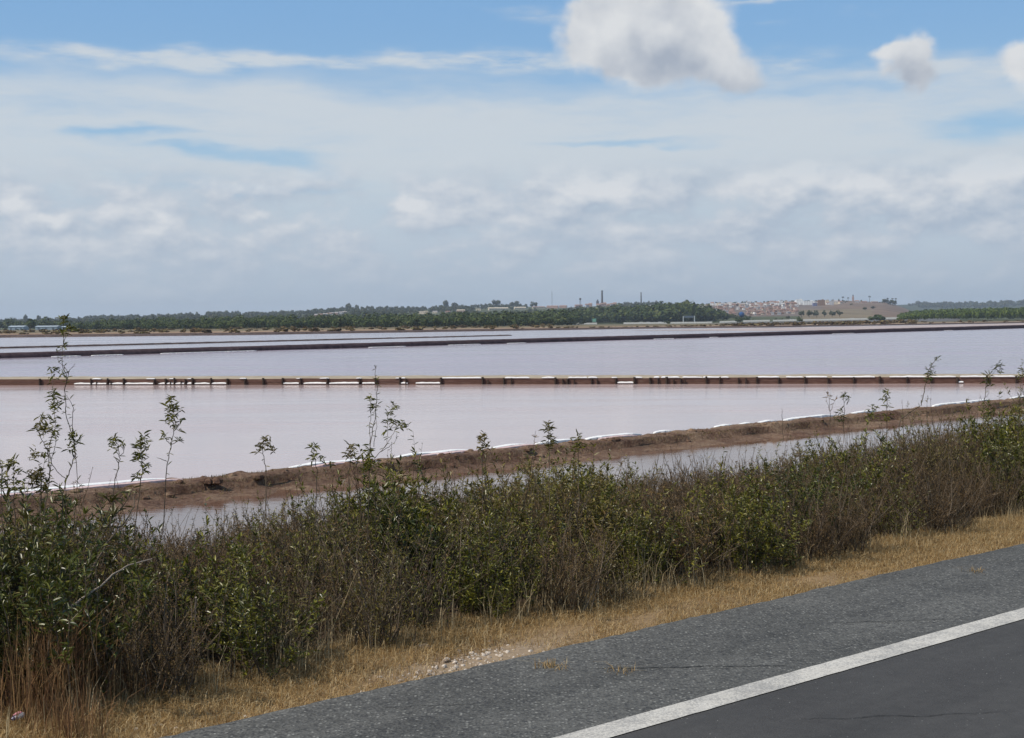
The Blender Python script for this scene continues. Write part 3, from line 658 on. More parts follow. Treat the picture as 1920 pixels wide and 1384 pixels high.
H_ = [  # px, py base, w, h, wall, roof, pitched, words
 (1456, 573, 9, 8, 'white_wall', 'terracotta', 1, 'white house with red roof at the left end of the white hilltop row'),
 (1464, 571, 7, 8, 'white_wall', 'grey_roof', 0, 'tall narrow white house beside the leftmost red roofs on the hill'),
 (1477, 572, 10, 6, 'pink_wall', 'terracotta', 1, 'pinkish hill house under a red roof, second from the left end'),
 (1487, 572, 9, 6, 'pink_wall', 'terracotta', 1, 'red roofed pinkish house just left of the big white blocks'),
 (1499, 571, 12, 10, 'white_wall', 'white_wall', 0, 'tall white block on the hilltop, left of the long white building'),
 (1517, 572, 22, 8, 'white_wall', 'white_wall', 0, 'long bright white flat roofed building on the hilltop'),
 (1528, 574, 8, 6, 'blue_wall', 'grey_roof', 0, 'dull blue block below the long white building'),
 (1540, 573, 13, 11, 'brown_wall', 'brown_wall', 0, 'tall brown block with pale openings on the hilltop'),
 (1551, 571, 6, 9, 'cream_wall', 'grey_roof', 0, 'narrow cream house right of the brown block'),
 (1559, 572, 8, 8, 'grey_wall', 'grey_roof', 0, 'grey house between two cream houses on the hill'),
 (1567, 571, 8, 8, 'cream_wall', 'grey_roof', 1, 'cream gabled house second from the right of the hilltop row'),
 (1576, 570, 6, 6, 'cream_wall', 'terracotta', 1, 'small cream house closing the hilltop row on the right'),
 (1607, 567, 8, 4, 'grey_wall', 'terracotta', 1, 'low house right of the church tower'),
 (1620, 568, 10, 3.5, 'pink_wall', 'terracotta', 1, 'long low roof on the ridge between church tower and lone palm'),
 (1640, 568, 12, 3.5, 'pink_wall', 'grey_roof', 1, 'long low roof on the ridge right of the lone palm'),
 (1447, 570, 8, 6, 'white_wall', 'terracotta', 1, 'white house with terracotta roof just outside the white row, on its left'),
 (795, 588.5, 18, 5, 'cream_wall', 'cream_wall', 0, 'pale cream block, leftmost bright one on the middle hill'),
 (816, 587.5, 9, 4.5, 'cream_wall', 'grey_roof', 1, 'small cream house beside the leftmost cream block on the middle hill'),
 (840, 587, 8, 4, 'pink_wall', 'terracotta', 1, 'small pinkish house midway along the middle hill'),
 (864, 585, 15, 4.5, 'pink_wall', 'cream_wall', 1, 'pinkish long house left of the long cream buildings'),
 (897, 582.5, 9, 4, 'cream_wall', 'grey_roof', 0, 'small cream house just left of the long cream terrace'),
 (934, 581.5, 38, 5, 'cream_wall', 'cream_wall', 1, 'longest cream terrace on the middle hill'),
 (975, 580, 22, 4.5, 'cream_wall', 'cream_wall', 1, 'second cream terrace, right of the longest one'),
 (1010, 578.5, 24, 4, 'cream_wall', 'terracotta', 1, 'third cream terrace with a reddish roof'),
 (1036, 578, 22, 5, 'pink_wall', 'terracotta', 1, 'reddish terrace below the thin mast'),
 (1056, 577.5, 14, 5, 'pink_wall', 'terracotta', 1, 'reddish house below and right of the thin mast'),
 (1066, 575, 5, 5, 'white_wall', 'white_wall', 0, 'tiny white house between mast and big chimney'),
 (1085, 576, 14, 5, 'pink_wall', 'terracotta', 1, 'pinkish house under the water tower'),
 (1194, 578.5, 6, 5, 'white_wall', 'white_wall', 0, 'small bright white house in trees left of the second chimney'),
 (1222, 577, 6, 5, 'white_wall', 'white_wall', 0, 'small bright white house in trees right of the second chimney'),
 (380, 589, 10, 3, 'white_wall', 'grey_roof', 1, 'pale house alone on the wooded ridge at the left'),
]
for h in H_: house('house', *h[:6], h[7], group='houses on the distant hill', pitched=bool(h[6]), dm=9)
for i in range(9):
    house('house', 1101 + i * 6.6 + random.uniform(-1, 1), 576 - (i % 3) * 1.2, 6, 6.5, random.choice(['pink_wall', 'pink_wall', 'cream_wall', 'grey_wall']), 'terracotta', 'reddish terraced house beside the foot of the tall chimney', group='terraced houses around the tall chimney')
for i in range(8):
    house('house', 592 + i * 8 + random.uniform(-2, 2), 593.5 - i * .75, 8, 4.5, random.choice(['pink_wall', 'grey_wall', 'pink_wall']), random.choice(['terracotta', 'grey_roof']), 'low pinkish house in the straggling row on the left-hand hill', group='pinkish row of houses on the left-hand hill')
for i in range(34):                                      # pale houses strung along the crest
    px = 1336 + i * 6.6 + random.uniform(-2, 2); py = float(interp(px, [1336, 1400, 1500, 1560], [573, 571.5, 570, 569])) + random.uniform(-.5, 2.5)
    house('house', px, py, random.uniform(5, 9), random.uniform(4, 6.5), random.choice(['white_wall', 'white_wall', 'cream_wall']), random.choice(['terracotta', 'grey_roof', 'white_wall']),
          'pale house on the crest of the village, ' + ('above the blue tank' if px < 1410 else 'left of the tall white block' if px < 1490 else 'behind the long white building'), group='pale houses along the village crest', pitched=random.random() < .5, dm=8)
for i in range(250):
    px = random.uniform(1303, 1495); f_ = (px - 1303) / 190; py = random.uniform(574 - 3 * f_, 597 - 8 * f_)
    if 1378 < px < 1402 and py > 582: continue
    k = random.choice([('white_wall', 'grey_roof', 'small white house'), ('cream_wall', 'terracotta', 'small cream house'), ('pink_wall', 'terracotta', 'small pinkish house'), ('grey_wall', 'grey_roof', 'small grey house'), ('pink_wall', 'terracotta', 'small pinkish house'), ('brown_wall', 'terracotta', 'small brown house')])
    house('house', px, py, random.uniform(3.5, 7), random.uniform(3, 4.8), k[0], k[1], k[2] + (', high', ', midway', ', low')[min(2, int((py - 572) / 8))] + ' on the village slope, ' + ('at its left end', 'above the left bush', 'above the blue tank', 'right of the blue tank', 'below the leftmost white houses')[min(4, int((px - 1303) / 40))], group='houses crowded on the village slope', pitched=random.random() < .6, dm=6)
# sheds at the far left
def shed(px0, px1, D, top, label):
    x0, x1 = (px0 - 960) / FPX * D, (px1 - 960) / FPX * D; W = x1 - x0; z0 = float(hgt((x0 + x1) / 2, D)); zt = CAMZ + (hor(px0) - top) * D / FPX
    H = zt - z0; root = empty('industrial_shed', ((x0 + x1) / 2, D, z0)); tag(root, label, 'shed', 'sheds behind the left trees')
    m_ = MB(); m_.box((0, 0, H * .4 - .5), (W, 16, H * .8 + 1)); m_.build('wall', 'shed_wall', root)
    r_ = MB(); x, y, a_, c_ = W / 2 + .4, 8.4, H * .8 + .02, H
    r_.add([(-x, -y, a_), (x, -y, a_), (x, y, a_), (-x, y, a_), (-x, 0, c_), (x, 0, c_)], [(0, 1, 5, 4), (2, 3, 4, 5), (0, 4, 3), (1, 2, 5), (3, 2, 1, 0)]); r_.build('roof', 'shed_roof', root)
    for i in range(3):
        d_ = MB(); d_.box((-W / 2 + W * (i + .5) / 3, -8.04, H * .3), (W / 9, .1, H * .5)); d_.build('door', 'sign_back', root)
shed(22, 50, 1450, 611, 'pale roofed shed at the left, behind the trees, left one'); shed(72, 112, 1450, 611, 'pale blue shed in the middle behind the left-hand trees'); shed(118, 178, 1520, 611.6, 'long pale blue shed, right one behind the left-hand trees')
# chimneys, mast, towers
def base_at(px, D): return ground_at(px, D)
def chimney(px, top, wpx, D, label, extra=False):
    p = base_at(px, D); zt = CAMZ + (hor(px) - top) * D / FPX; H = zt - p.z; r = wpx * D / FPX / 2
    root = empty('chimney', p); tag(root, label, 'chimney')
    m_ = MB(); m_.tube([(0, 0, -1), (0, 0, H * .5), (0, 0, H * .97)], [r * 1.35, r * 1.1, r * .9], 12); m_.build('shaft', 'chimney_dark', root)
    m_ = MB(); m_.tube([(0, 0, H * .96), (0, 0, H)], [r * 1.25, r * 1.25], 12); m_.build('rim', 'chimney_dark', root)
    if extra:
        m_ = MB(); m_.box((-r * 5, 0, H * .16), (r * 3, 4, H * .36)); m_.box((-r * 5, 0, H * .37), (r * 1.6, 3, H * .12)); m_.build('boiler_house', 'chimney_dark', root)
chimney(1130, 545, 3.4, 4050, 'tallest dark chimney on the skyline, with a small block at its foot', True)
chimney(1203, 548.5, 2.2, 4100, 'thinner dark chimney on the wooded hilltop, right of the tallest one')
p = base_at(1036, 4100); H = CAMZ + (hor(1036) - 548) * 4100 / FPX - p.z
root = empty('radio_mast', p); tag(root, 'very thin radio mast on the skyline left of the chimneys', 'mast')
m_ = MB()
for i in range(3):
    a = i * 2.094; m_.tube([(1.2 * math.cos(a), 1.2 * math.sin(a), 0), (.5 * math.cos(a), .5 * math.sin(a), H)], .18, 4)
for k in range(14):
    z = H * k / 14; r = 1.2 - .7 * k / 14; m_.tube([(r, 0, z), (-r * .5, r * .87, z + H / 28), (-r * .5, -r * .87, z), (r, 0, z + H / 14)], .1, 3)
m_.build('lattice', 'chimney_dark', root); m_ = MB(); m_.tube([(0, 0, H), (0, 0, H + 5)], .15, 4); m_.build('antenna', 'chimney_dark', root)
def watertower(px, top, D, material, label, ballpx=4.0, cat='water tower', name='water_tower', sph=False):
    p = base_at(px, D); H = CAMZ + (hor(px) - top) * D / FPX - p.z; r = ballpx * D / FPX / 2
    root = empty(name, p); tag(root, label, cat)
    m_ = MB(); prof = [(0, .0), (.75, .12), (1, .4), (1, .8), (.6, 1.0), (.05, 1.08)] if not sph else [(.05, 0), (.6, .1), (.92, .3), (1, .5), (.92, .7), (.6, .9), (.05, 1.0)]
    m_.tube([(0, 0, H - 2 * r + z * 2 * r) for _, z in prof], [max(.05, q_ * r) for q_, _ in prof], 14); m_.build('tank', material, root, smooth=True)
    for i in range(4):
        a = i * 1.571 + .4; g_ = MB(); g_.tube([(r * .8 * math.cos(a), r * .8 * math.sin(a), -1), (r * .55 * math.cos(a), r * .55 * math.sin(a), H - 1.7 * r)], r * .1, 5); g_.build('leg', 'chimney_dark', root)
watertower(1089, 559, 4000, 'chimney_dark', 'dark water tower on the skyline between mast and tallest chimney')
watertower(1391, 584.5, 1900, 'tank_blue', 'bright blue round tank standing above the highway below the village', 10, 'tank', 'blue_tank', True)
# church tower
p = base_at(1600, 4100); H = CAMZ + (hor(1600) - 552) * 4100 / FPX - p.z; root = empty('church_tower', p); tag(root, 'small church tower with pointed top on the village ridge', 'church tower')
m_ = MB(); m_.box((0, 0, H * .3), (5, 5, H * .6)); m_.box((0, 0, H * .66), (3.6, 3.6, H * .16)); m_.build('tower', 'pink_wall', root)
m_ = MB(); m_.box((0, 0, H * .87), (4, 4, H * .26), 0, .05); m_.build('spire', 'chimney_dark', root)
EXC.append((1594, 1606, 560, 572)); EXC.append((1124, 1136, 560, 579))

# ------------------------------------------------------------------ trees told apart one by one
def tree(name, px, D, toppx, wpx, material, label, cat='tree', group=None, flat=False, base=None, n=260, trunk=True):
    p = ground_at(px, D) if base is None else base; H = CAMZ + (hor(px) - toppx) * p.y / FPX - p.z; r = wpx * p.y / FPX / 2
    root = empty(name, p, random.uniform(0, 6)); tag(root, label, cat, group)
    t = crown_arr(n, rng, 1 if flat else 0, .15, 7); t = t * np.array([r * 1.0, r * 1.0, 1]); zz = t[..., 2] / max(1.0, t[..., 2].max()); t[..., 2] = H * (.22 + .78 * zz)
    npmesh('crown', t.reshape(-1, 3), np.arange(len(t) * 4).reshape(-1, 4), material, root)
    if trunk:
        m_ = MB(); m_.tube([(0, 0, -.5), (.02 * H, 0, H * .3), (0, .03 * H, H * .6)], [H * .035, H * .028, H * .015], 6)
        m_.tube([(.02 * H, 0, H * .3), (r * .4, 0, H * .6)], [H * .02, H * .008], 5); m_.tube([(.02 * H, 0, H * .33), (-r * .4, r * .2, H * .62)], [H * .02, H * .008], 5); m_.build('trunk', 'bark', root)
    return root
tree('round_tree', 1288, 1900, 561, 30, 'pine_far', 'tall dark round tree rising above the right-hand highway gantry', n=500)
tree('round_tree', 1262, 1950, 566, 24, 'hill_wood', 'broad brownish tree just left of the tall dark round tree', n=400)
tree('hill_tree', 654, 3900, 568, 12, 'hill_wood', 'tallest round tree on the left-hand ridge'); tree('hill_tree', 671, 3900, 571, 9, 'hill_wood', 'second round tree on the ridge, right of the tallest')
tree('hill_tree', 836, 4000, 562.5, 13, 'hill_wood', 'tall tree on the skyline above the longest cream terrace, on its left'); tree('hill_tree', 853, 4000, 567, 18, 'hill_wood', 'broad tree right of the tall skyline tree')
tree('hill_tree', 930, 4100, 562, 16, 'hill_wood', 'rounded tree on the skyline above the longest cream terrace'); tree('hill_tree', 968, 4100, 564, 15, 'hill_wood', 'rounded skyline tree above the second cream terrace')
tree('hill_tree', 1004, 4100, 565, 12, 'hill_wood', 'rounded skyline tree left of the thin mast'); tree('hill_tree', 1237, 2600, 565, 8, 'hill_wood', 'narrow tree on the skyline right of the second chimney')
tree('hill_tree', 49, 3600, 589, 8, 'hill_wood', 'left one of two small round trees on the far left skyline'); tree('hill_tree', 72, 3600, 590.5, 8, 'hill_wood', 'right one of two small round trees on the far left skyline')
tree('dark_tree', 58, 1250, 597, 22, 'pine_far', 'dark tree standing in front of the pale sheds at the left', n=420)
for i in range(6):
    px = 1503 + i * 14.3; py = 596 - i * .35; b_ = hit(px, py, 1750, 3000)
    tree('olive_tree', px, 0, py - 14.5 + i * .3, 12.5, 'olive_leaf', ['leftmost grey-green tree of the row of six below the village', 'second grey-green tree from the left in the row of six', 'third grey-green tree from the left in the row of six', 'third grey-green tree from the right in the row of six', 'second grey-green tree from the right in the row of six', 'rightmost grey-green tree of the row of six below the village'][i], group='row of round trees below the village', base=b_, n=200)
    EXC.append((px - 9, px + 9, py - 3, py + 8))
EXC.append((1490, 1720, 574, 608))
tree('roadside_bush', 1645, 1560, 589.5, 30, 'pine_far', 'dark green bush in front of the highway, left of the right-hand pine wood', 'bush', n=420)
tree('roadside_bush', 1500, 1500, 593, 11, 'pine_far', 'small dark bush in front of the highway barrier below the village', 'bush')
tree('roadside_bush', 1387, 1500, 596, 16, 'pine_far', 'dark bush under the blue tank', 'bush'); tree('roadside_bush', 1252, 1500, 601, 9, 'pine_far', 'small bush against the barrier left of the right-hand gantry', 'bush')
for px, tp in ((1622, 577), (1636, 575)): tree('hill_bush', px, 0, tp - 1, 12, 'hill_wood', 'dark bush on the bare slope right of the row of six trees' if px < 1630 else 'second dark bush on the bare slope', 'bush', base=hit(px, tp + 5, 1800, 4500))
tree('hill_tree', 1660, 3900, 560.5, 15, 'hill_wood', 'dark clump left of the palms on the right end of the village ridge'); tree('hill_tree', 1675, 3900, 562, 16, 'hill_wood', 'dark clump under the palms on the right end of the village ridge')
def palm(px, top, D, label, s=1.0):
    p = ground_at(px, D); H = CAMZ + (hor(px) - top) * D / FPX - p.z; root = empty('palm_tree', p, random.uniform(0, 6)); tag(root, label, 'palm tree', 'palm trees on the village ridge')
    m_ = MB(); m_.tube([(0, 0, -.5), (.3, 0, H * .5), (0, 0, H * .88)], [.7, .5, .45], 6); m_.build('trunk', 'bark', root)
    m_ = MB(); L = 4.2 * s
    for i in range(26):
        a = i * 2.4; e = random.uniform(-.2, 1.1); d_ = Vector((math.cos(a) * math.cos(e), math.sin(a) * math.cos(e), math.sin(e))); m_.leaf(Vector((0, 0, H * .86)), d_, Vector((0, 0, 1)), L, L * .3, .3, .35)
    m_.build('crown', 'hill_wood', root)
palm(1581, 556.5, 4050, 'leftmost palm on the village ridge, left of the church tower'); palm(1591, 558, 4050, 'palm just left of the church tower', .8); palm(1631, 555, 4050, 'lone palm on the ridge right of the church tower')
palm(1665, 558.5, 3950, 'first of three palms at the right end of the ridge', .9); palm(1674, 558.5, 3950, 'middle one of three palms at the right end of the ridge', .9); palm(1680, 558.5, 3950, 'last of three palms at the right end of the ridge', .9)

# ------------------------------------------------------------------ woods
tr = []
for i in range(1500):                                   # front belt
    px = random.uniform(120, 1430) if i > 260 else random.uniform(-500, 130)
    row = random.random(); D0 = float(interp(px, [-500, 130, 500, 900, 1060, 1090, 1300], [1300, 1180, 1000, 1050, 1250, 1740, 1780]))
    D = D0 + row * 420; p = ground_at(px, D)
    top = float(interp(px, [-500, 0, 130, 200, 400, 600, 800, 900, 1000, 1100, 1240, 1330], [604, 604, 606, 602, 598, 594, 591.5, 589, 588, 581, 574, 575])) * (px <= 1330) + (575 + (px - 1330) * .24) * (px > 1330) + random.uniform(-2, 5) + (1 - row) * 5
    if px < 130 and D < 1700: 
        if random.random() < .6: D = 1750; p = ground_at(px, D); top = random.uniform(600, 605)
        else: top = random.uniform(616, 619)
    H = CAMZ + (hor(px) - top) * D / FPX - p.z
    if H < 1: continue
    if px > 1330 and (random.random() < .45 or not clear(px, 600)): continue
    r = H * random.uniform(.7, 1.15); tr.append((p.x, p.y, p.z, r, H * 1.15))
tr.sort(key=lambda q_: -q_[1])
stamp('front_wood', tr, T_dense, 'pine_far', label='dark green belt of bushy trees along the far side of the salt pans', cat='wood')
tr = []
for i in range(1050):
    px = random.uniform(1684, 2700); row = random.random() ** .8; D = 1450 + row * 700; p = ground_at(px, D); p.z = max(p.z, -.8); p.z = min(p.z, 6)
    top = float(interp(px, [1684, 1700, 1740, 1800, 1920, 2400], [588, 582, 576.5, 575, 571.5, 570])) + (1 - row) * 6 + random.uniform(-.8, 1.6)
    H = CAMZ + (hor(px) - top) * D / FPX - p.z
    if H < 1: continue
    tr.append((p.x, p.y, p.z, H * random.uniform(.36, .5), H * 1.25))
stamp('right_pine_wood', tr, T_pine, 'pine_right', label='bright green wood of umbrella pines at the right edge of the far shore', cat='wood')
tr = []; n_ = 0
while len(tr) < 5600 and n_ < 60000:
    n_ += 1; px = random.uniform(-500, 2500)
    if px < 1310 or px > 1700: D = random.uniform(1900, 4400) if px < 1700 else random.choice([random.uniform(2300, 4400), random.uniform(6300, 7300)])
    else: D = random.uniform(1750, 4300) if random.random() < .5 else random.uniform(3950, 4300)
    if 1310 < px < 1760 and D < 4300 and random.random() < (.5 if px < 1545 else .72): continue
    p = ground_at(px, D); qx, qy = proj(p); H = random.uniform(4, 9) * (D / 4000 * .4 + .6)
    if D > 6000: H *= 1.5
    if px > 1300 and px < 1720: H *= .55
    if not clear(qx, qy, H * .5 * FPX / D): continue
    tr.append((p.x, p.y, p.z - .5, H * random.uniform(.6, .95), H * 1.4))
stamp('hillside_wood', tr, T_small, 'hill_wood', label='dusky green woodland covering the low hills on the horizon', cat='wood')
tr = []
for i in range(1500):                                    # low scrub of the far shore
    px = random.uniform(-300, 2300); dd = float(interp(px, SHX, SHD))
    if px > 1040 and px < 1720: D = dd + random.uniform(60, 650) if random.random() < .93 else dd + random.uniform(10, 60); H = random.uniform(.6, 2.0) + (D - dd) / 500
    else:
        if random.random() < .72: continue
        D = dd + random.uniform(15, 420); H = random.uniform(.4, 1.5)
    if D > 1560: continue
    p = ground_at(px, D)
    if 1040 < px < 1720: H = min(H, (CAMZ + (hor(px) - float(interp(px, [1040, 1100, 1200, 1300, 1400, 1500, 1600, 1700], [612.5, 612.5, 611.5, 609.5, 606, 604.5, 602.5, 600.5]))) * D / FPX - p.z) / 1.1)
    if H < .2: continue
    tr.append((p.x, p.y, p.z - .1, H * random.uniform(1.2, 2.4), H * 1.3))
stamp('shore_scrub', tr, T_bush, 'bank_scrub', label='low brown and olive scrub along the far shore', cat='scrub')

# ------------------------------------------------------------------ highway beyond the pans
HWX = [1060, 1120, 1200, 1300, 1400, 1500, 1600, 1700, 1800]; HWY = [610.3, 610, 609.5, 607.6, 603.9, 602.2, 600.3, 597.8, 596.5]
def hwp(px, D=1650): z = CAMZ + (hor(px) - float(interp(px, HWX, HWY))) * 1650 / FPX; return Vector(((px - 960) / FPX * D, D, max(z, -.75)))
V = []; ppx = list(range(1040, 1810, 10))
for px in ppx:
    for D, dz_ in ((1640, -6), (1649, -.1), (1650, 0), (1664, 0), (1665, -.1), (1680, -6)): v = hwp(px, D); V.append((v.x, v.y, v.z + dz_))
tag(npmesh('highway', V, [(i * 6 + j, i * 6 + 6 + j, i * 6 + 7 + j, i * 6 + 1 + j) for i in range(len(ppx) - 1) for j in range(5)], 'highway'), kind='structure')
def barrier(px0, px1, label):
    a, b_ = hwp(px0), hwp(px1); root = empty('crash_barrier', (a + b_) / 2); tag(root, label, 'crash barrier', 'pale barriers along the highway')
    n = max(2, int((px1 - px0) / 6)); r_ = MB(); ps = [hwp(px0 + (px1 - px0) * i / n) - root.location for i in range(n + 1)]
    for i in range(n):
        q0, q1 = ps[i], ps[i + 1]; r_.add([q0 + Vector((0, -.2, .25)), q1 + Vector((0, -.2, .25)), q1 + Vector((0, -.2, 2.1)), q0 + Vector((0, -.2, 2.1)), q0 + Vector((0, .1, .25)), q1 + Vector((0, .1, .25)), q1 + Vector((0, .1, 2.1)), q0 + Vector((0, .1, 2.1))], [(0, 1, 2, 3), (3, 2, 6, 7), (5, 4, 7, 6), (1, 0, 4, 5)])
    r_.build('rail', 'barrier', root)
    for i in range(0, n + 1): m_ = MB(); m_.box((ps[i].x, ps[i].y + .3, ps[i].z + .6), (.35, .3, 1.5)); m_.build('post', 'steel', root)
for a, b_, l in ((1066, 1120, 'short pale barrier below the left-hand gantry'), (1170, 1252, 'pale highway barrier with two white vans passing behind it'), (1258, 1336, 'pale highway barrier running under the right-hand gantry'), (1350, 1382, 'short pale barrier left of the bush under the blue tank'),
                  (1394, 1444, 'pale highway barrier right of the bush under the blue tank'), (1450, 1494, 'pale highway barrier left of the row of six trees'), (1506, 1630, 'longest pale highway barrier, below the row of six trees'), (1660, 1685, 'last short barrier before the right-hand pine wood')): barrier(a, b_, l)
def gantry(px0, px1, toppy, panel, label, pm='sign_back'):
    a, b_ = hwp(px0, 1652), hwp(px1, 1652); c = (a + b_) / 2; root = empty('sign_gantry', c); tag(root, label, 'road gantry', 'sign gantries over the highway')
    H = CAMZ + (hor(px0) - toppy) * 1652 / FPX - c.z; W = (b_ - a).length
    for s in (-1, 1): m_ = MB(); m_.tube([(s * W / 2, 0, -1), (s * W / 2, 0, H)], .6, 8); m_.build('post', 'steel', root)
    m_ = MB(); m_.box((0, 0, H - .3), (W, .5, .6)); m_.build('beam', 'steel', root)
    m_ = MB(); m_.box((0, -.45, H - panel / 2 + .2), (W * .84, .25, panel)); m_.build('sign_panel', pm, root)
gantry(1071, 1095, 599, 5.2, 'left-hand highway gantry carrying a big dark panel'); gantry(1282, 1303, 592.5, 2.4, 'right-hand highway gantry with pale posts and a shallow panel')
c = hwp(1115, 1652); root = empty('road_sign', c); tag(root, 'small green road sign right of the left-hand gantry', 'road sign')
m_ = MB(); m_.box((0, 0, 5.0), (4.5, .2, 3.8)); m_.build('panel', 'sign_green', root)
for s in (-1, 1): m_ = MB(); m_.tube([(s * 1.5, .2, -1), (s * 1.5, .2, 5)], .15, 6); m_.build('post', 'steel', root)
def van(px, label):
    c = hwp(px, 1657); root = empty('van', c); tag(root, label, 'van', 'white vans on the highway')
    m_ = MB(); L, Hh = 5.2, 2.1
    pr = [(-L / 2, .45), (L / 2, .45), (L / 2, 1.2), (L * .36, 1.35), (L * .24, Hh + .3), (-L / 2, Hh + .35)]
    for y in (-.95, .95): pass
    V = [(x, -.95, z) for x, z in pr] + [(x, .95, z) for x, z in pr]; k = len(pr)
    m_.add(V, [tuple(range(k)), tuple(reversed(range(k, 2 * k)))] + [(i, i + k, (i + 1) % k + k, (i + 1) % k) for i in range(k)]); m_.build('body', 'white_paint', root)
    m_ = MB(); m_.box((L * .2, -.97, 1.7), (.9, .06, .55)); m_.build('window', 'window_dark', root)
    for x in (-1.6, 1.6):
        for y in (-.85, .85): m_ = MB(); m_.tube([(x, y - .12, .38), (x, y + .12, .38)], .38, 12); m_.build('wheel', 'tyre', root)
van(1204, 'white van on the highway, left one of a pair'); van(1217, 'white van on the highway, right one of a pair'); van(1239, 'white van passing just left of the right-hand gantry'); van(1486, 'white van on the highway left of the row of six trees'); van(1599, 'white van on the highway below the right end of the row of six trees')

# ================================================================== roadside shrubs
def rdir(rnd, lo, hi):
    a = rnd.uniform(0, 6.283); e = rnd.uniform(lo, hi); return Vector((math.cos(a) * math.cos(e), math.sin(a) * math.cos(e), math.sin(e)))
def shrub_proto(name, kind, seed):
    """a shrub about 1 m high and 1.1 m across: many curved stems, side twigs, narrow leaves along the twigs"""
    rnd = random.Random(seed); st, fo = MB(), MB()
    ns = {'green': 24, 'dark': 26, 'brown': 34, 'mixed': 28}[kind]
    lf = {'green': (.034, .062, .29), 'dark': (.036, .066, .27), 'brown': (.010, .022, .30), 'mixed': (.018, .042, .25)}[kind]
    for i in range(ns):
        b_ = Vector((rnd.gauss(0, .10), rnd.gauss(0, .10), -.12)); d = rdir(rnd, .75, 1.5); L = rnd.uniform(.5, 1.08); pts = [b_]
        for k in range(6):
            d = (d + Vector((rnd.gauss(0, .13), rnd.gauss(0, .13), .10 + rnd.gauss(0, .06)))).normalized(); pts.append(pts[-1] + d * L / 6)
        st.tube(pts, [.0065, .006, .005, .0042, .0034, .0026, .0015], 4)
        for k in range(12 if kind == 'brown' else 9):
            u = rnd.uniform(.22, 1.0); j = min(5, int(u * 6)); p0 = pts[j].lerp(pts[j + 1], u * 6 - j); ax = (pts[j + 1] - pts[j]).normalized()
            td = (ax * rnd.uniform(.4, 1.0) + rdir(rnd, -.3, .8) * .9).normalized(); tl = rnd.uniform(.08, .26) * (1.15 - u * .4); q_ = [p0]
            for m__ in range(3): td = (td + Vector((rnd.gauss(0, .15), rnd.gauss(0, .15), .18))).normalized(); q_.append(q_[-1] + td * tl / 3)
            st.tube(q_, [.0026, .0022, .0016, .001], 3)
            n = int(tl / {'green': .012, 'dark': .0115, 'brown': .0075, 'mixed': .019}[kind]); 
            if kind in ('green', 'dark') and u < .35 and rnd.random() < .5: n //= 3
            for m__ in range(n):
                v = (m__ + rnd.random()) / n; v = v ** .8 * 2.999; jj = int(v); p = q_[jj].lerp(q_[jj + 1], v - jj)
                ld = (td * rnd.uniform(.1, .9) + rdir(rnd, -.5, 1.0)).normalized(); l = rnd.uniform(lf[0], lf[1])
                fo.leaf(p, ld, Vector((rnd.gauss(0, .5), rnd.gauss(0, .5), 1)), l, l * lf[2], .25, rnd.uniform(.05, .3))
        for m__ in range(5 if kind != 'brown' else 3):
            ld = (d * .8 + rdir(rnd, -.2, 1.0) * .7).normalized(); l = rnd.uniform(lf[0], lf[1]) * 1.1
            fo.leaf(pts[-1], ld, Vector((0, 0, 1)), l, l * lf[2], .25, .1)
    for i in range(5):                                  # a few leaders that overtop the rest
        b_ = Vector((rnd.gauss(0, .2), rnd.gauss(0, .2), .3)); d = rdir(rnd, 1.1, 1.55); L = rnd.uniform(.55, .98); pts = [b_]
        for k in range(6): d = (d + Vector((rnd.gauss(0, .12), rnd.gauss(0, .12), .06))).normalized(); pts.append(pts[-1] + d * L / 6)
        st.tube(pts, [.004, .0036, .003, .0025, .002, .0015, .001], 4)
        for k in range(34 if kind != 'brown' else 26):
            v = rnd.uniform(1.5, 5.99) ** 1.0; j = int(v); p = pts[j].lerp(pts[j + 1], v - j); l = rnd.uniform(lf[0], lf[1]); fo.leaf(p, (d * .5 + rdir(rnd, -.4, 1.0)).normalized(), Vector((rnd.gauss(0, .4), 0, 1)), l, l * lf[2], .25, .15)
    if kind in ('mixed', 'brown'):                      # bare grey twigs
        for i in range(14):
            b_ = Vector((rnd.gauss(0, .12), rnd.gauss(0, .12), 0)); d = rdir(rnd, .7, 1.5); pts = [b_]
            for k in range(6): d = (d + Vector((rnd.gauss(0, .22), rnd.gauss(0, .22), .05))).normalized(); pts.append(pts[-1] + d * rnd.uniform(.1, .17))
            st.tube(pts, [.004, .0035, .003, .0026, .002, .0015, .001], 3)
    root = empty(name)
    s_ = st.build('stems', 'twig', root)
    f_ = fo.build('foliage', {'green': 'leaf_green', 'dark': 'leaf_dark', 'brown': 'leaf_brown', 'mixed': 'leaf_brown' if seed % 2 else 'leaf_green'}[kind], root)
    return reg(root, s_, f_)
PROT = {k: [shrub_proto(n_, k, 11 * i + j) for j in range(c)] for i, (k, n_, c) in enumerate((('green', 'green_shrub', 4), ('dark', 'dark_green_shrub', 3), ('brown', 'brown_shrub', 4), ('mixed', 'twiggy_shrub', 4)))}
USED = set()
SKX = [-600, 0, 90, 170, 215, 240, 300, 450, 560, 620, 680, 740, 780, 830, 900, 960, 1050, 1120, 1200, 1300, 1400, 1500, 1600, 1700, 1800, 1870, 1920, 2500]
SKY_ = [890, 890, 908, 925, 975, 1008, 996, 980, 968, 918, 865, 890, 880, 918, 900, 888, 868, 895, 890, 880, 868, 850, 830, 812, 806, 792, 765, 735]
rs = random.Random(21)
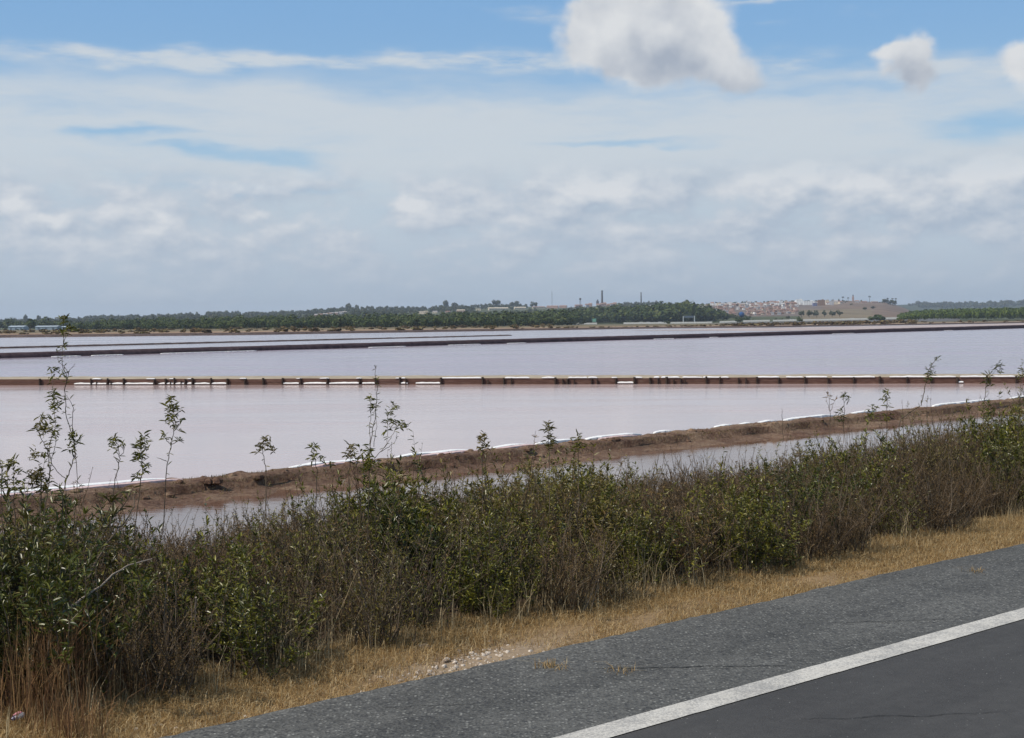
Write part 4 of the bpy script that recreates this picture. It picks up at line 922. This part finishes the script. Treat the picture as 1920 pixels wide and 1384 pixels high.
def zone(px):
    for lim, wd in ((90, 'behind the rusty grass'), (230, 'under the pale slanting branch'), (400, 'below the long leafy shoot'), (560, 'below the small curved shoot'), (700, 'below the tall forked shoot'), (860, 'above the biggest pale stone'), (980, 'behind the stony patch'), (1110, 'above the yellow asphalt sprig'), (1250, 'right of the stony patch'), (1420, 'below the thin dry forked shoot'), (1600, 'left of the bare curved stem'), (1770, 'below the bare curved stem')):
        if px < lim: return wd
    return 'at the far right end'
WORDS = {'green': 'leafy mid green shrub ', 'dark': 'dark green glossy shrub ', 'brown': 'dry brown heathy shrub ', 'mixed': 'twiggy half bare shrub '}
def rowword(f): return 'in the front rank, ' if f < .12 else 'in the second rank, ' if f < .3 else 'halfway down the bank, ' if f < .6 else 'near the channel, '
KM = [(120, 'dark', 'dark'), (200, 'brown', 'dark'), (330, 'brown', 'brown'), (430, 'brown', 'green'), (520, 'mixed', 'brown'), (720, 'brown', 'mixed'), (840, 'green', 'dark'), (920, 'brown', 'mixed'), (1000, 'brown', 'green'), (1130, 'green', 'green'),
      (1240, 'brown', 'green'), (1345, 'brown', 'mixed'), (1430, 'brown', 'green'), (1520, 'mixed', 'dark'), (1590, 'green', 'brown'), (1680, 'brown', 'green'), (1860, 'brown', 'brown'), (9999, 'green', 'dark')]
def kind_at(px, rowf, y_):
    """the stand's species change from patch to patch: heathy brown behind, glossy green or bare twigs in front"""
    if rs.random() < .24: return rs.choice(['green', 'brown', 'mixed', 'brown', 'mixed'])
    px += rs.gauss(0, 28)
    for lim, back, front in KM:
        if px < lim: return back if rowf > .1 else front
    return 'green'
def place_shrub(s, t, rowf):
    H0 = s - 6.1
    s = s + float(interp(t, SBT, SBS)) - 6.1 if s < 9 else s
    g = ST(s, t); z = float(hgt(g.x, g.y)); 
    if g.y < 4.6: return
    px = 960 + FPX * g.x / g.y
    if px < -260 or px > 2120: return
    if px < 75 and g.y < 7.0 and H0 < .35: return
    if rowf > .3 and (px < -80 or px > 1990): return
    sky_y = float(interp(px, SKX, SKY_)) + rs.uniform(-34, 22) + 26 * mn.noise(Vector((px / 62, rowf * 3, 1.0)))
    zt = CAMZ + (hor(px) - sky_y) / FPX * g.y; H = zt - z
    if H < .25: return
    H = min(H, rs.uniform(.85, 1.35) if rowf < .5 else rs.uniform(.75, 1.15))
    if rowf < .05: H = min(H, rs.uniform(.4, .75)) if px > 150 else min(H, rs.uniform(.7, 1.0))
    k = kind_at(px, rowf, sky_y); i = rs.randrange(len(PROT[k])); pr = PROT[k][i]
    loc = (g.x, g.y, z); sc = (rs.uniform(.75, 1.0) * (.55 + .45 * H) * (1 + .35 * rowf),) * 2 + (H / 1.02,); lab = WORDS[k] + rowword(rowf) + zone(px); grp = 'roadside shrubs between verge and channel'
    if pr.name not in USED:
        USED.add(pr.name); pr.location = loc; pr.rotation_euler = (0, 0, rs.uniform(0, 6.28)); pr.scale = sc
        tag(pr, lab, 'shrub', grp); return
    dup(pr, loc, rs.uniform(0, 6.28), sc, lab, grp)['category'] = 'shrub'
s = 6.30; row = 0
while s < 15.2:
    rowf = max(0, (s - 6.33) / 8.7); step = .40 + .42 * rowf; t = -3 + rs.uniform(0, .4); tmax = 16 + (s - 6.5) * 4.2
    while t < tmax:
        place_shrub(s + rs.uniform(-.16, .16), t, rowf); t += step * rs.uniform(.75, 1.25) * (1.0 if t < 16 else 1.5)
    s += .42 + .75 * rowf
for k in PROT:
    for pr in PROT[k]:
        if pr.name not in USED:
            for c_ in KID[pr.name]: bpy.data.objects.remove(c_)
            bpy.data.objects.remove(pr)

# ================================================================== tall shoots standing out of the shrubs
def shoot(label, Y, stems, clusters, foliage='leaf_green', bare=False, w=.0030, name='tall_shoot', lo=.028, hi=.050):
    """stems: polylines in photograph pixels at distance Y; clusters: (px, py, r, n) leaf tufts"""
    rnd = random.Random(label); b0_ = stems[0][0]; base = P_y(b0_[0], b0_[1], Y)
    root = empty(name, base); tag(root, label, 'plant', 'tall thin shoots above the shrubs')
    st, fo = MB(), MB()
    for sN, line in enumerate(stems):
        pts = []; yo = rnd.uniform(-.08, .08) if sN else 0
        for i in range(len(line) - 1):
            for k in range(4):
                u = k / 4; x = line[i][0] * (1 - u) + line[i + 1][0] * u; y = line[i][1] * (1 - u) + line[i + 1][1] * u
                f_ = (i + u) / (len(line) - 1); pts.append(P_y(x + rnd.gauss(0, .7), y, Y + yo * f_ + .04 * math.sin(f_ * 5 + sN)) - base)
        pts.append(P_y(*line[-1], Y + yo) - base); n = len(pts); ww = w * (1 if sN == 0 else .7)
        st.tube(pts, [ww * (1 - .62 * i / n) for i in range(n)], 5)
    for cx_, cy_, r_, n in clusters:
        for i in range(int(n * 1.7)):
            a, b_ = rnd.gauss(0, .45) * r_, rnd.gauss(0, .55) * r_; p = P_y(cx_ + a, cy_ + b_, Y + rnd.gauss(0, .03)) - base
            d = (Vector((a * .03, rnd.gauss(0, .5), .1)) + rdir(rnd, -.5, 1.0)).normalized(); l = rnd.uniform(lo, hi) * rnd.choice([.6, .8, 1, 1]); fo.leaf(p, d, Vector((0, rnd.gauss(0, .4), 1)), l, l * .2, .25, rnd.uniform(.05, .5))
    for sN, line in enumerate(stems):                     # loose leaves along the upper part of every stem
        if not clusters: break
        for i in range(1, len(line) - 1):
            (xa, ya), (xb, yb) = line[i], line[i + 1]
            for k in range(int(math.hypot(xb - xa, yb - ya) / (5.5 if i > 1 else 12))):
                u = rnd.random(); p = P_y(xa + (xb - xa) * u, ya + (yb - ya) * u, Y) - base; l = rnd.uniform(lo, hi) * .85
                fo.leaf(p, rdir(rnd, -.3, 1.2), Vector((0, rnd.gauss(0, .4), 1)), l, l * .2, .25, .2)
    st.build('stem', 'twig', root)
    if fo.v: fo.build('leaves', foliage, root)
    return root
shoot('tallest shoot at the left, its leafy tip rising above the horizon', 7.6,
      [[(116, 1010), (118, 925), (124, 898), (136, 868), (141, 845), (137, 822), (126, 790), (122, 760), (121, 733), (125, 705), (118, 690), (116, 668), (119, 645), (118, 615), (120, 590)],
       [(141, 845), (136, 800), (137, 765), (130, 748), (122, 740)], [(124, 898), (110, 888), (98, 872), (92, 850), (95, 825), (104, 800), (101, 760), (99, 720), (97, 690)], [(121, 733), (128, 700), (122, 690), (110, 680), (106, 655)],
       [(141, 845), (145, 900), (142, 935)], [(118, 645), (128, 622)], [(126, 700), (135, 690), (141, 682)]],
      [(118, 598, 6, 16), (122, 622, 7, 14), (133, 616, 5, 8), (118, 650, 5, 6), (98, 700, 9, 9), (116, 700, 8, 8), (100, 740, 8, 22), (103, 765, 8, 18), (99, 785, 7, 9), (112, 752, 8, 6), (136, 820, 9, 24), (134, 840, 8, 14), (103, 812, 10, 18), (92, 800, 8, 8), (145, 828, 5, 8)])
shoot('leafy shoot with drooping tufts, left of the tallest one', 7.4, [[(80, 990), (88, 930), (93, 890), (90, 850), (82, 830), (72, 812), (70, 798)], [(93, 890), (97, 860), (104, 830), (103, 815)], [(90, 850), (88, 838), (94, 830)]],
      [(78, 785, 8, 10), (76, 802, 10, 24), (85, 808, 8, 14), (66, 850, 8, 14), (60, 858, 7, 8), (94, 838, 6, 8), (76, 855, 6, 6)])
shoot('short leafy shoot low on the far left, near the frame edge', 7.2, [[(28, 1010), (27, 930), (26, 890), (24, 862)]], [(24, 868, 7, 18), (29, 885, 7, 8), (26, 905, 10, 16), (35, 920, 10, 14)])
shoot('partly seen shoot at the very left edge of the photo', 7.2, [[(4, 1000), (2, 940), (3, 880), (0, 860)]], [(1, 872, 6, 14), (4, 892, 6, 8), (0, 915, 8, 10)])
shoot('bushy short shoot below the tallest one', 7.5, [[(74, 1000), (76, 940), (78, 890), (72, 870)]], [(72, 893, 12, 40), (62, 905, 10, 22), (80, 915, 12, 26), (56, 888, 7, 10)], 'leaf_dark')
shoot('slender forked shoot with a small tuft, right of the tallest shoot', 7.9, [[(206, 1005), (214, 905), (222, 878), (224, 855), (222, 838), (214, 822), (214, 815)], [(224, 855), (232, 848), (229, 832)], [(222, 868), (213, 855)]], [(214, 825, 7, 20), (211, 838, 5, 8), (229, 832, 4, 6), (218, 843, 4, 5)])
shoot('dense leafy shoot leaning right, just left of the long leafy one', 7.9, [[(252, 1000), (262, 905), (268, 880), (266, 860), (264, 835), (270, 818)], [(268, 880), (275, 868)]], [(269, 825, 6, 16), (262, 838, 8, 22), (264, 855, 8, 20), (257, 862, 6, 10), (273, 873, 6, 12), (268, 885, 6, 8), (276, 842, 4, 5), (256, 895, 7, 12)])
shoot('long leafy shoot whose tip nearly reaches the plank wall, left of centre', 7.9, [[(305, 1000), (311, 895), (314, 870), (318, 848), (324, 820), (328, 790), (322, 755), (321, 745)], [(318, 832), (309, 822), (308, 816)], [(321, 834), (332, 828), (338, 826)], [(313, 865), (300, 860), (294, 858)]],
      [(321, 750, 5, 14), (325, 765, 8, 20), (318, 768, 7, 12), (336, 768, 5, 7), (322, 785, 7, 14), (316, 790, 6, 8), (340, 788, 5, 6), (326, 799, 6, 9), (332, 805, 5, 6), (309, 815, 2.5, 5), (308, 823, 2.5, 5), (337, 826, 2.5, 6), (316, 777, 5, 6)])
shoot('curved small shoot with a drooping tip, left of the middle', 8.3, [[(499, 975), (499, 880), (494, 855), (492, 840), (498, 822)], [(492, 842), (487, 832), (484, 838)]], [(499, 825, 6, 14), (506, 838, 6, 11), (490, 838, 5, 9), (484, 848, 3, 5), (512, 846, 4, 6), (482, 836, 2, 3)])
shoot('short leafy shoot just right of the small curved one, left of the tall fork', 8.5, [[(592, 980), (594, 880), (590, 860), (586, 840)]], [(587, 840, 6, 14), (590, 855, 7, 12), (584, 862, 5, 8), (602, 862, 5, 10)])
shoot('small dense shoot left of the tall forked one', 8.5, [[(652, 990), (655, 890), (657, 860), (657, 835)]], [(657, 838, 5, 14), (660, 850, 7, 16), (652, 856, 6, 9), (668, 866, 5, 8), (620, 872, 7, 14)])
shoot('tall forked shoot with a bare tip crossing the plank wall, left of centre', 8.6,
      [[(690, 1010), (693, 880), (694, 842), (699, 805), (703, 780), (706, 745), (708, 720), (703, 705), (706, 685)], [(694, 842), (693, 800), (696, 775), (694, 750), (690, 742)], [(700, 838), (706, 800), (704, 770)],
       [(702, 860), (712, 848), (722, 838), (728, 820), (726, 800), (728, 790)], [(720, 840), (732, 822), (742, 805), (748, 795)], [(712, 848), (730, 838), (742, 826), (744, 812)]],
      [(694, 748, 5, 9), (702, 762, 6, 12), (697, 770, 5, 5), (740, 762, 6, 14), (731, 776, 6, 12), (728, 788, 6, 10), (737, 792, 6, 14), (727, 806, 3, 5), (755, 796, 6, 14), (762, 800, 4, 7), (750, 800, 4, 6), (693, 845, 5, 14), (690, 860, 8, 18), (700, 870, 9, 24), (686, 880, 9, 18)])
shoot('small leafy shoot standing against the white salt, right of the tall fork', 8.8, [[(905, 960), (905, 860), (905, 815)]], [(905, 815, 5, 9), (904, 828, 7, 20), (913, 838, 5, 10), (900, 842, 5, 9)])
shoot('leafy spike against the pan in the centre of the photo', 8.8, [[(1030, 960), (1029, 850), (1028, 790)]], [(1027, 793, 4, 10), (1028, 805, 7, 22), (1030, 820, 7, 24), (1034, 832, 6, 14), (1026, 838, 5, 8)], 'leaf_dark')
shoot('short leafy spike right of the central one', 9.0, [[(1085, 960), (1084, 860), (1083, 820)]], [(1083, 820, 5, 12), (1086, 834, 8, 24), (1078, 842, 6, 12)])
shoot('tiny bare shoot in front of the bank, right of centre', 11.5, [[(1468, 830), (1467, 790), (1466, 765)]], [])
shoot('thin dry forked shoot with seed heads, right of centre', 11.5, [[(1556, 830), (1557, 780), (1555, 740)], [(1556, 770), (1549, 750)], [(1557, 772), (1566, 750)]], [(1549, 748, 2, 3), (1566, 750, 2, 3), (1555, 741, 2, 3)], 'leaf_brown', w=.003)
shoot('slender shoot with one leafy tip, third from the right', 11.5, [[(1582, 830), (1583, 770), (1582, 742)], [(1583, 775), (1576, 765)]], [(1584, 742, 5, 16), (1588, 748, 4, 7), (1577, 768, 4, 8), (1575, 785, 9, 26)], 'leaf_dark')
shoot('shoot with drooping tufts, left of the two on the far right', 11.5, [[(1662, 830), (1663, 775), (1664, 735)]], [(1664, 737, 5, 16), (1660, 748, 6, 14), (1664, 762, 5, 10), (1636, 765, 7, 22), (1634, 780, 8, 22), (1662, 785, 8, 18)])
shoot('long curved bare stem with a leafy tip reaching over the plank wall, at the right', 11.8, [[(1684, 800), (1690, 785), (1712, 770), (1727, 760), (1733, 735), (1738, 710), (1742, 692), (1752, 678), (1756, 670)]], [(1755, 672, 4, 8), (1748, 685, 4, 7), (1744, 700, 7, 18), (1740, 712, 6, 12), (1752, 702, 4, 7)], 'leaf_dark', w=.005)
shoot('leafy shoot with spreading top, second from the right edge', 11.8, [[(1843, 800), (1845, 750), (1850, 720), (1852, 700)], [(1843, 755), (1836, 738)], [(1845, 750), (1855, 735)], [(1851, 715), (1866, 695), (1870, 682)]], [(1851, 705, 6, 18), (1849, 715, 7, 20), (1856, 722, 4, 7), (1871, 685, 5, 12), (1874, 695, 5, 10), (1863, 692, 4, 7), (1850, 760, 9, 22), (1858, 775, 9, 22)], 'leaf_dark')
shoot('leafy shoot cut by the right edge of the photo', 11.8, [[(1912, 800), (1912, 750), (1918, 690)], [(1912, 745), (1906, 732)]], [(1918, 695, 5, 12), (1915, 704, 5, 10), (1921, 682, 4, 8), (1908, 770, 9, 22)])
def branch(label, Y0, Y1, line, w, material, name='bare_branch'):
    pts = []
    for i in range(len(line) - 1):
        for k in range(4): u = k / 4; f_ = (i + u) / (len(line) - 1); pts.append(P_y(line[i][0] * (1 - u) + line[i + 1][0] * u + random.gauss(0, 1), line[i][1] * (1 - u) + line[i + 1][1] * u, Y0 + (Y1 - Y0) * f_))
    pts.append(P_y(*line[-1], Y1)); n = len(pts); base = pts[0].copy(); m_ = MB(); m_.tube([p - base for p in pts], [w * (1 - .55 * i / n) for i in range(n)], 6); o = m_.build(name, material); o.location = base
    return tag(o, label, 'branch', 'bare branches among the shrubs')
branch('pale bare branch slanting up to the right through the left-hand shrubs', 6.5, 6.9, [(128, 1142), (160, 1118), (190, 1098), (210, 1078), (240, 1060), (285, 1048)], .006, 'pale_twig')
branch('dark curved branch rising against the channel at the left', 6.9, 7.4, [(165, 1085), (178, 1055), (200, 1020), (222, 990), (240, 972), (250, 950), (252, 930)], .006, 'twig')
branch('pale crooked branch in the lower left shrubs', 6.7, 6.9, [(365, 1120), (367, 1160), (380, 1185), (398, 1210)], .005, 'pale_twig')
branch('thin grey twig standing in the channel edge at the left', 9, 9.2, [(437, 1000), (438, 965), (434, 960)], .004, 'twig')

# ================================================================== dry grass
def blades(name, pts, hl, hh, wd, material, lean=.35, seed=1, **kw):
    """pts = Nx3 root points; each blade is a bent tapering two-segment sliver"""
    g = np.random.default_rng(seed); n = len(pts); P = np.asarray(pts); a = g.uniform(0, 6.283, n); h = g.uniform(hl, hh, n) * kw.pop('hs', 1.0)
    ld = np.stack([np.cos(a), np.sin(a), np.zeros(n)], 1); sd = np.stack([-np.sin(a + g.normal(0, .8, n)), np.cos(a), np.zeros(n)], 1); sd /= np.linalg.norm(sd, axis=1)[:, None]
    k = np.abs(g.normal(0, lean, n))[:, None]; up = np.array([0, 0, 1.0]); h = h[:, None]; w_ = (g.uniform(.6, 1.3, n) * wd)[:, None]
    m1 = P + up * h * .55 + ld * h * k * .35; tip = P + up * h * (1 - k * .3).clip(.35, 1) + ld * h * k * 1.15
    V = np.stack([P - sd * w_, P + sd * w_, m1 + sd * w_ * .75, m1 - sd * w_ * .75, tip + sd * w_ * .15, tip - sd * w_ * .15], 1).reshape(-1, 3)
    o = np.arange(n)[:, None] * 6; F = np.concatenate([o + np.array([[0, 1, 2, 3]]), o + np.array([[3, 2, 4, 5]])], 0)
    return npmesh(name, V, F, material)
g = np.random.default_rng(5); N = 300000
t_ = g.uniform(-1.5, 15, N); s_ = S_E - .15 + g.uniform(0, 1, N) * 1.2
edge = np.array([edge_n(t) for t in t_]); dens = np.array([mn.noise(Vector((t * 1.3, q_ * 2.2, 3.0))) * .5 + .5 for t, q_ in zip(t_, s_)])
# stony patch: grass thin there
c_st = P_z(900, 1226, 0); sp, tp = c_st.xy.dot(nR), c_st.xy.dot(dR)
patch = np.exp(-(((t_ - tp) / .7) ** 2 + ((s_ - sp) / .22) ** 2))
keep = (s_ < np.interp(t_, SBT, SBS) + .3) & (s_ > S_E + edge - .10 * g.random(N) ** 3) & (g.random(N) < (.6 + dens * .6) * np.clip(1 - 1.15 * patch, 0.02, 1))
t_, s_, edge = t_[keep], s_[keep], edge[keep]
X = nR.x * s_ + dR.x * t_; Y = nR.y * s_ + dR.y * t_; Z = hgt(X, Y) - .005
hs = (.45 + .75 * np.clip((s_ - S_E - edge) / .5, 0, 1.5))
tag(blades('dry_grass', np.stack([X, Y, Z], 1), .022, .070, .0015, 'dry_grass', 1.15, 2, hs=hs), 'short golden dry grass covering the verge beside the asphalt', 'grass', kind='stuff')
N = 800; t_ = g.uniform(-1.5, 15, N); s_ = np.interp(t_, SBT, SBS) + g.normal(0, .12, N); X = nR.x * s_ + dR.x * t_; Y = nR.y * s_ + dR.y * t_
tag(blades('tall_dry_grass', np.stack([X, Y, hgt(X, Y)], 1), .10, .26, .0015, 'dry_stalk', .25, 3), 'thin taller pale grass stalks along the foot of the shrubs', 'grass', kind='stuff')
# sprigs growing on the asphalt
def tuft_mesh(name, n, r, hl, hh, wd, material, lean, seed):
    g = np.random.default_rng(seed); P = g.normal(0, r, (n, 3)); P[:, 2] = -.01; return blades(name, P, hl, hh, wd, material, lean, seed)
for px, py, lab, n, r in ((1030, 1250, 'flat dry yellow sprig growing on the asphalt below the white stones', 90, .035), (1830, 1072, 'small dry sprig on the asphalt near the right edge', 50, .03), (1170, 1258, 'faint reddish sprig on the asphalt right of the yellow one', 40, .04)):
    o = tuft_mesh('grass_sprig', n, r, .02, .06, .002, 'dry_grass', 1.1, int(px)); o.location = P_z(px, py, .005); tag(o, lab, 'grass tuft')
TU = [tuft_mesh('grass_tuft', 20, .05, .2, .5, .0020, 'dry_stalk', .55, 40 + i) for i in range(3)]
used = 0
for px, py in ((540, 1242), (640, 1205), (660, 1195), (735, 1190), (700, 1200), (830, 1172), (925, 1160), (1003, 1140), (1015, 1142), (1040, 1138), (1090, 1130), (1105, 1128), (1178, 1112), (1195, 1110), (1250, 1098), (1440, 1060), (1500, 1042), (1690, 1002), (1732, 985), (1760, 980), (1800, 975), (1905, 962), (1885, 965), (520, 1246), (560, 1240), (600, 1230), (715, 1196), (760, 1190), (975, 1150), (1060, 1134), (1150, 1118), (1225, 1102), (1300, 1090), (1350, 1078), (1560, 1030), (1620, 1018), (1840, 975), (150, 1330), (395, 1285), (480, 1255), (430, 1262), (250, 1290), (300, 1280), (350, 1272), (205, 1290)):
    p = P_z(px, py + 14, -.02); lab = 'pale dry grass tuft at the foot of the shrubs, ' + zone(px)
    sc = random.uniform(.35, .95); 
    if used < 3: o = TU[used]; o.location = p; o.rotation_euler.z = px
    else: o = TU[used % 3].copy(); COL.objects.link(o); o.location = p; o.rotation_euler = (0, 0, px)
    o.scale = (sc, sc, sc * random.uniform(.8, 1.1)); used += 1; tag(o, lab, 'grass tuft', 'pale grass tufts along the shrub foot')
for i, (px, py, h_, lab) in enumerate(((110, 1330, .62, 'tallest rusty red dry grass clump at the lower left'), (60, 1345, .5, 'rusty grass clump at the lower left, nearest the left edge'), (150, 1310, .42, 'rusty brown grass clump right of the tallest one'), (85, 1300, .55, 'rusty grass clump behind the tallest one'), (130, 1375, .25, 'low greenish brown grass clump at the bottom left corner'), (235, 1300, .22, 'low rusty clump between red grass and verge'))):
    o = tuft_mesh('red_grass_clump', 190, .085, h_ * .45, h_, .0021, 'red_grass', .38, 70 + i); o.location = P_z(px, py, -.02); tag(o, lab, 'grass clump')
# long single stalks leaning out of the shrubs
for px0, py0, px1, py1 in ((1155, 1118, 1085, 995), (1180, 1112, 1200, 1075), (1172, 1115, 1145, 1060), (1090, 1140, 1078, 1045), (955, 1170, 1000, 1110), (605, 1215, 670, 1070), (530, 1240, 548, 1150), (645, 1208, 690, 1110), (1712, 1000, 1690, 960), (1420, 1062, 1370, 1030), (1042, 1145, 1020, 1105)):
    py0 += 16; Yd = P_z(px0, py0, -.02).y; branch('long pale dry stalk leaning out of the shrubs ' + zone(px0), Yd, Yd + .15, [(px0, py0), ((px0 * .6 + px1 * .4) - 3, py0 * .6 + py1 * .4), (px1, py1)], .0028, 'dry_stalk', 'dry_stalk')['category'] = 'stalk'

# scrub tufts on the near bank
V = []; g2 = np.random.default_rng(9); N = 52000
t_ = g2.uniform(-20, 95, N); q_ = np.abs(g2.normal(.85, .42, N)).clip(.25, 1.9); nn = np.array([mn.noise(Vector((t * .55, q__ * 1.1, 8))) for t, q__ in zip(t_, q_)]); keep = nn + g2.normal(0, .15, N) > -.08
t_, q_ = t_[keep], q_[keep]; PX_ = L1p.x + L1d.x * t_ + nb_.x * q_; PY_ = L1p.y + L1d.y * t_ + nb_.y * q_; PZ_ = interp(q_, [0, .15, 1.35, 1.5, 1.9], [WZ + .15, WZ + .25, WZ + .23, WZ + .08, WZ + .03])
tag(blades('bank_scrub', np.stack([PX_, PY_, PZ_], 1), .02, .085, .006, 'bank_scrub', .9, 6), 'low dry olive and brown growth on the near earth bank', 'scrub', kind='stuff')
for i in range(70):
    px = random.uniform(-100, 1950); t = l1t(px); q__ = random.uniform(.55, 1.5); c = L1p + L1d * t + nb_ * q__; r_ = random.uniform(.05, .16)
    bm_ = MB(); n = 7; pr = []
    V = []
    for a in range(4):
        for b_ in range(n):
            th = math.pi * (a + .5) / 4; ph = 6.283 * b_ / n; k = r_ * random.uniform(.75, 1.2); V.append((k * math.sin(th) * math.cos(ph), k * math.sin(th) * math.sin(ph), k * .6 * math.cos(th)))
    bm_.add(V, [(a * n + b_, (a + 1) * n + b_, (a + 1) * n + (b_ + 1) % n, a * n + (b_ + 1) % n) for a in range(3) for b_ in range(n)] + [tuple(range(n)), tuple(reversed(range(3 * n, 4 * n)))])
    o = bm_.build('soil_clod', 'bank_soil'); o.location = (c.x, c.y, WZ + (.28 if q__ < 1.35 else .08)); tag(o, 'brown earth clod on the near bank ' + ('left of the tall forked shoot' if px < 690 else 'right of the tall forked shoot' if px < 1550 else 'at the right end'), 'clod', 'earth clods on the near bank')

# ================================================================== stones on the verge
def stone_mesh(seed, flat=.55):
    rnd = random.Random(seed); n = 8; V = [(0, 0, .62 * flat * 1.6)]; m_ = MB()
    for a in (1, 2, 3):
        for b_ in range(n):
            th = math.pi * a / 4; ph = 6.283 * b_ / n; k = rnd.uniform(.75, 1.15); V.append((k * math.sin(th) * math.cos(ph), k * .75 * math.sin(th) * math.sin(ph), k * flat * math.cos(th)))
    V.append((0, 0, -.5 * flat)); f = [(0, 1 + b_, 1 + (b_ + 1) % n) for b_ in range(n)]
    for a in range(2): f += [(1 + a * n + b_, 1 + (a + 1) * n + b_, 1 + (a + 1) * n + (b_ + 1) % n, 1 + a * n + (b_ + 1) % n) for b_ in range(n)]
    f += [(1 + 2 * n + b_, 1 + 3 * n, 1 + 2 * n + (b_ + 1) % n) for b_ in range(n)]; m_.add(V, f); return m_
ST_ = [stone_mesh(i).build('stone', 'stone') for i in range(5)]; k_ = 0
def stone(px, py, r_, lab, grp):
    global k_
    o = ST_[k_] if k_ < 5 else ST_[k_ % 5].copy()
    if k_ >= 5: COL.objects.link(o)
    k_ += 1; p = P_z(px, py, 0.0); o.location = (p.x, p.y, float(hgt(p.x, p.y)) + r_ * .12); o.rotation_euler = (random.uniform(-.3, .3), random.uniform(-.3, .3), random.uniform(0, 6)); o.scale = (r_,) * 3; tag(o, lab, 'stone', grp)
stone(797, 1204, .05, 'biggest pale stone, by itself at the foot of the shrubs above the stony patch', None)
stone(784, 1209, .03, 'flat pale stone touching the biggest one on its left', None)
for i in range(250):
    u = random.gauss(0, .75); px = 895 + u * 95; py = 1226 - u * 24 + random.gauss(0, 13); py = min(py, 1252 - (px - 900) * .22); stone(px, py, random.choice([.005, .006, .007, .008, .009, .012, .018]), 'small pale stone in the stony patch on the verge' + (', left half' if px < 890 else ', right half'), 'pale stones in the stony patch')
for px, py in ((705, 1256), (712, 1258), (695, 1262), (680, 1287), (690, 1290), (302, 1345), (290, 1346), (330, 1352), (136, 1300), (255, 1352), (243, 1320), (460, 1330), (448, 1325), (590, 1268)): stone(px, py, random.uniform(.010, .018), 'single white stone in the golden grass ' + zone(px), 'white stones scattered in the grass')
# litter
p = P_z(36, 1362, -.02); root = empty('litter', p, .6); tag(root, 'crumpled pink and dark scrap of litter in the grass at the bottom left corner', 'litter')
root.location.z += .03; root.scale = (.7, .7, .7)
m_ = MB(); m_.tube([(-.03, 0, .01), (-.018, .002, .016), (0, -.003, .02), (.018, .002, .024), (.032, 0, .026)], [.014, .019, .017, .019, .015], 10); m_.build('body', 'litter_white', root)
m_ = MB(); m_.tube([(-.034, 0, .028), (-.01, 0, .038), (.014, .0, .041)], [.006, .011, .008], 9); m_.build('pink_wrapper', 'litter_pink', root)
m_ = MB(); m_.tube([(-.044, -.004, .006), (-.036, -.002, .010), (-.028, 0, .013)], [.010, .0145, .0145], 10); m_.build('cap', 'litter_dark', root)

# ================================================================== haze
HB = bpy.data.meshes.new('haze'); hb = MB(); hb.box((0, 0, 68.5), (19600, 20000, 147)); o = hb.build('haze', None); tag(o, kind='stuff')
o['label'] = 'pale blue summer haze lying over the far shore and hills'; o['category'] = 'haze'
hm = bpy.data.materials.new('haze'); hm.use_nodes = True; hm.node_tree.nodes.clear(); E.nt = hm.node_tree
ho = hm.node_tree.nodes.new('ShaderNodeOutputMaterial'); hv = hm.node_tree.nodes.new('ShaderNodeVolumePrincipled')
hv.inputs['Color'].default_value = (0.80, 0.88, 1.0, 1); hv.inputs['Density'].default_value = 7.5e-5; hv.inputs['Anisotropy'].default_value = 0.2
hm.node_tree.links.new(hv.outputs[0], ho.inputs['Volume']); o.data.materials.append(hm)
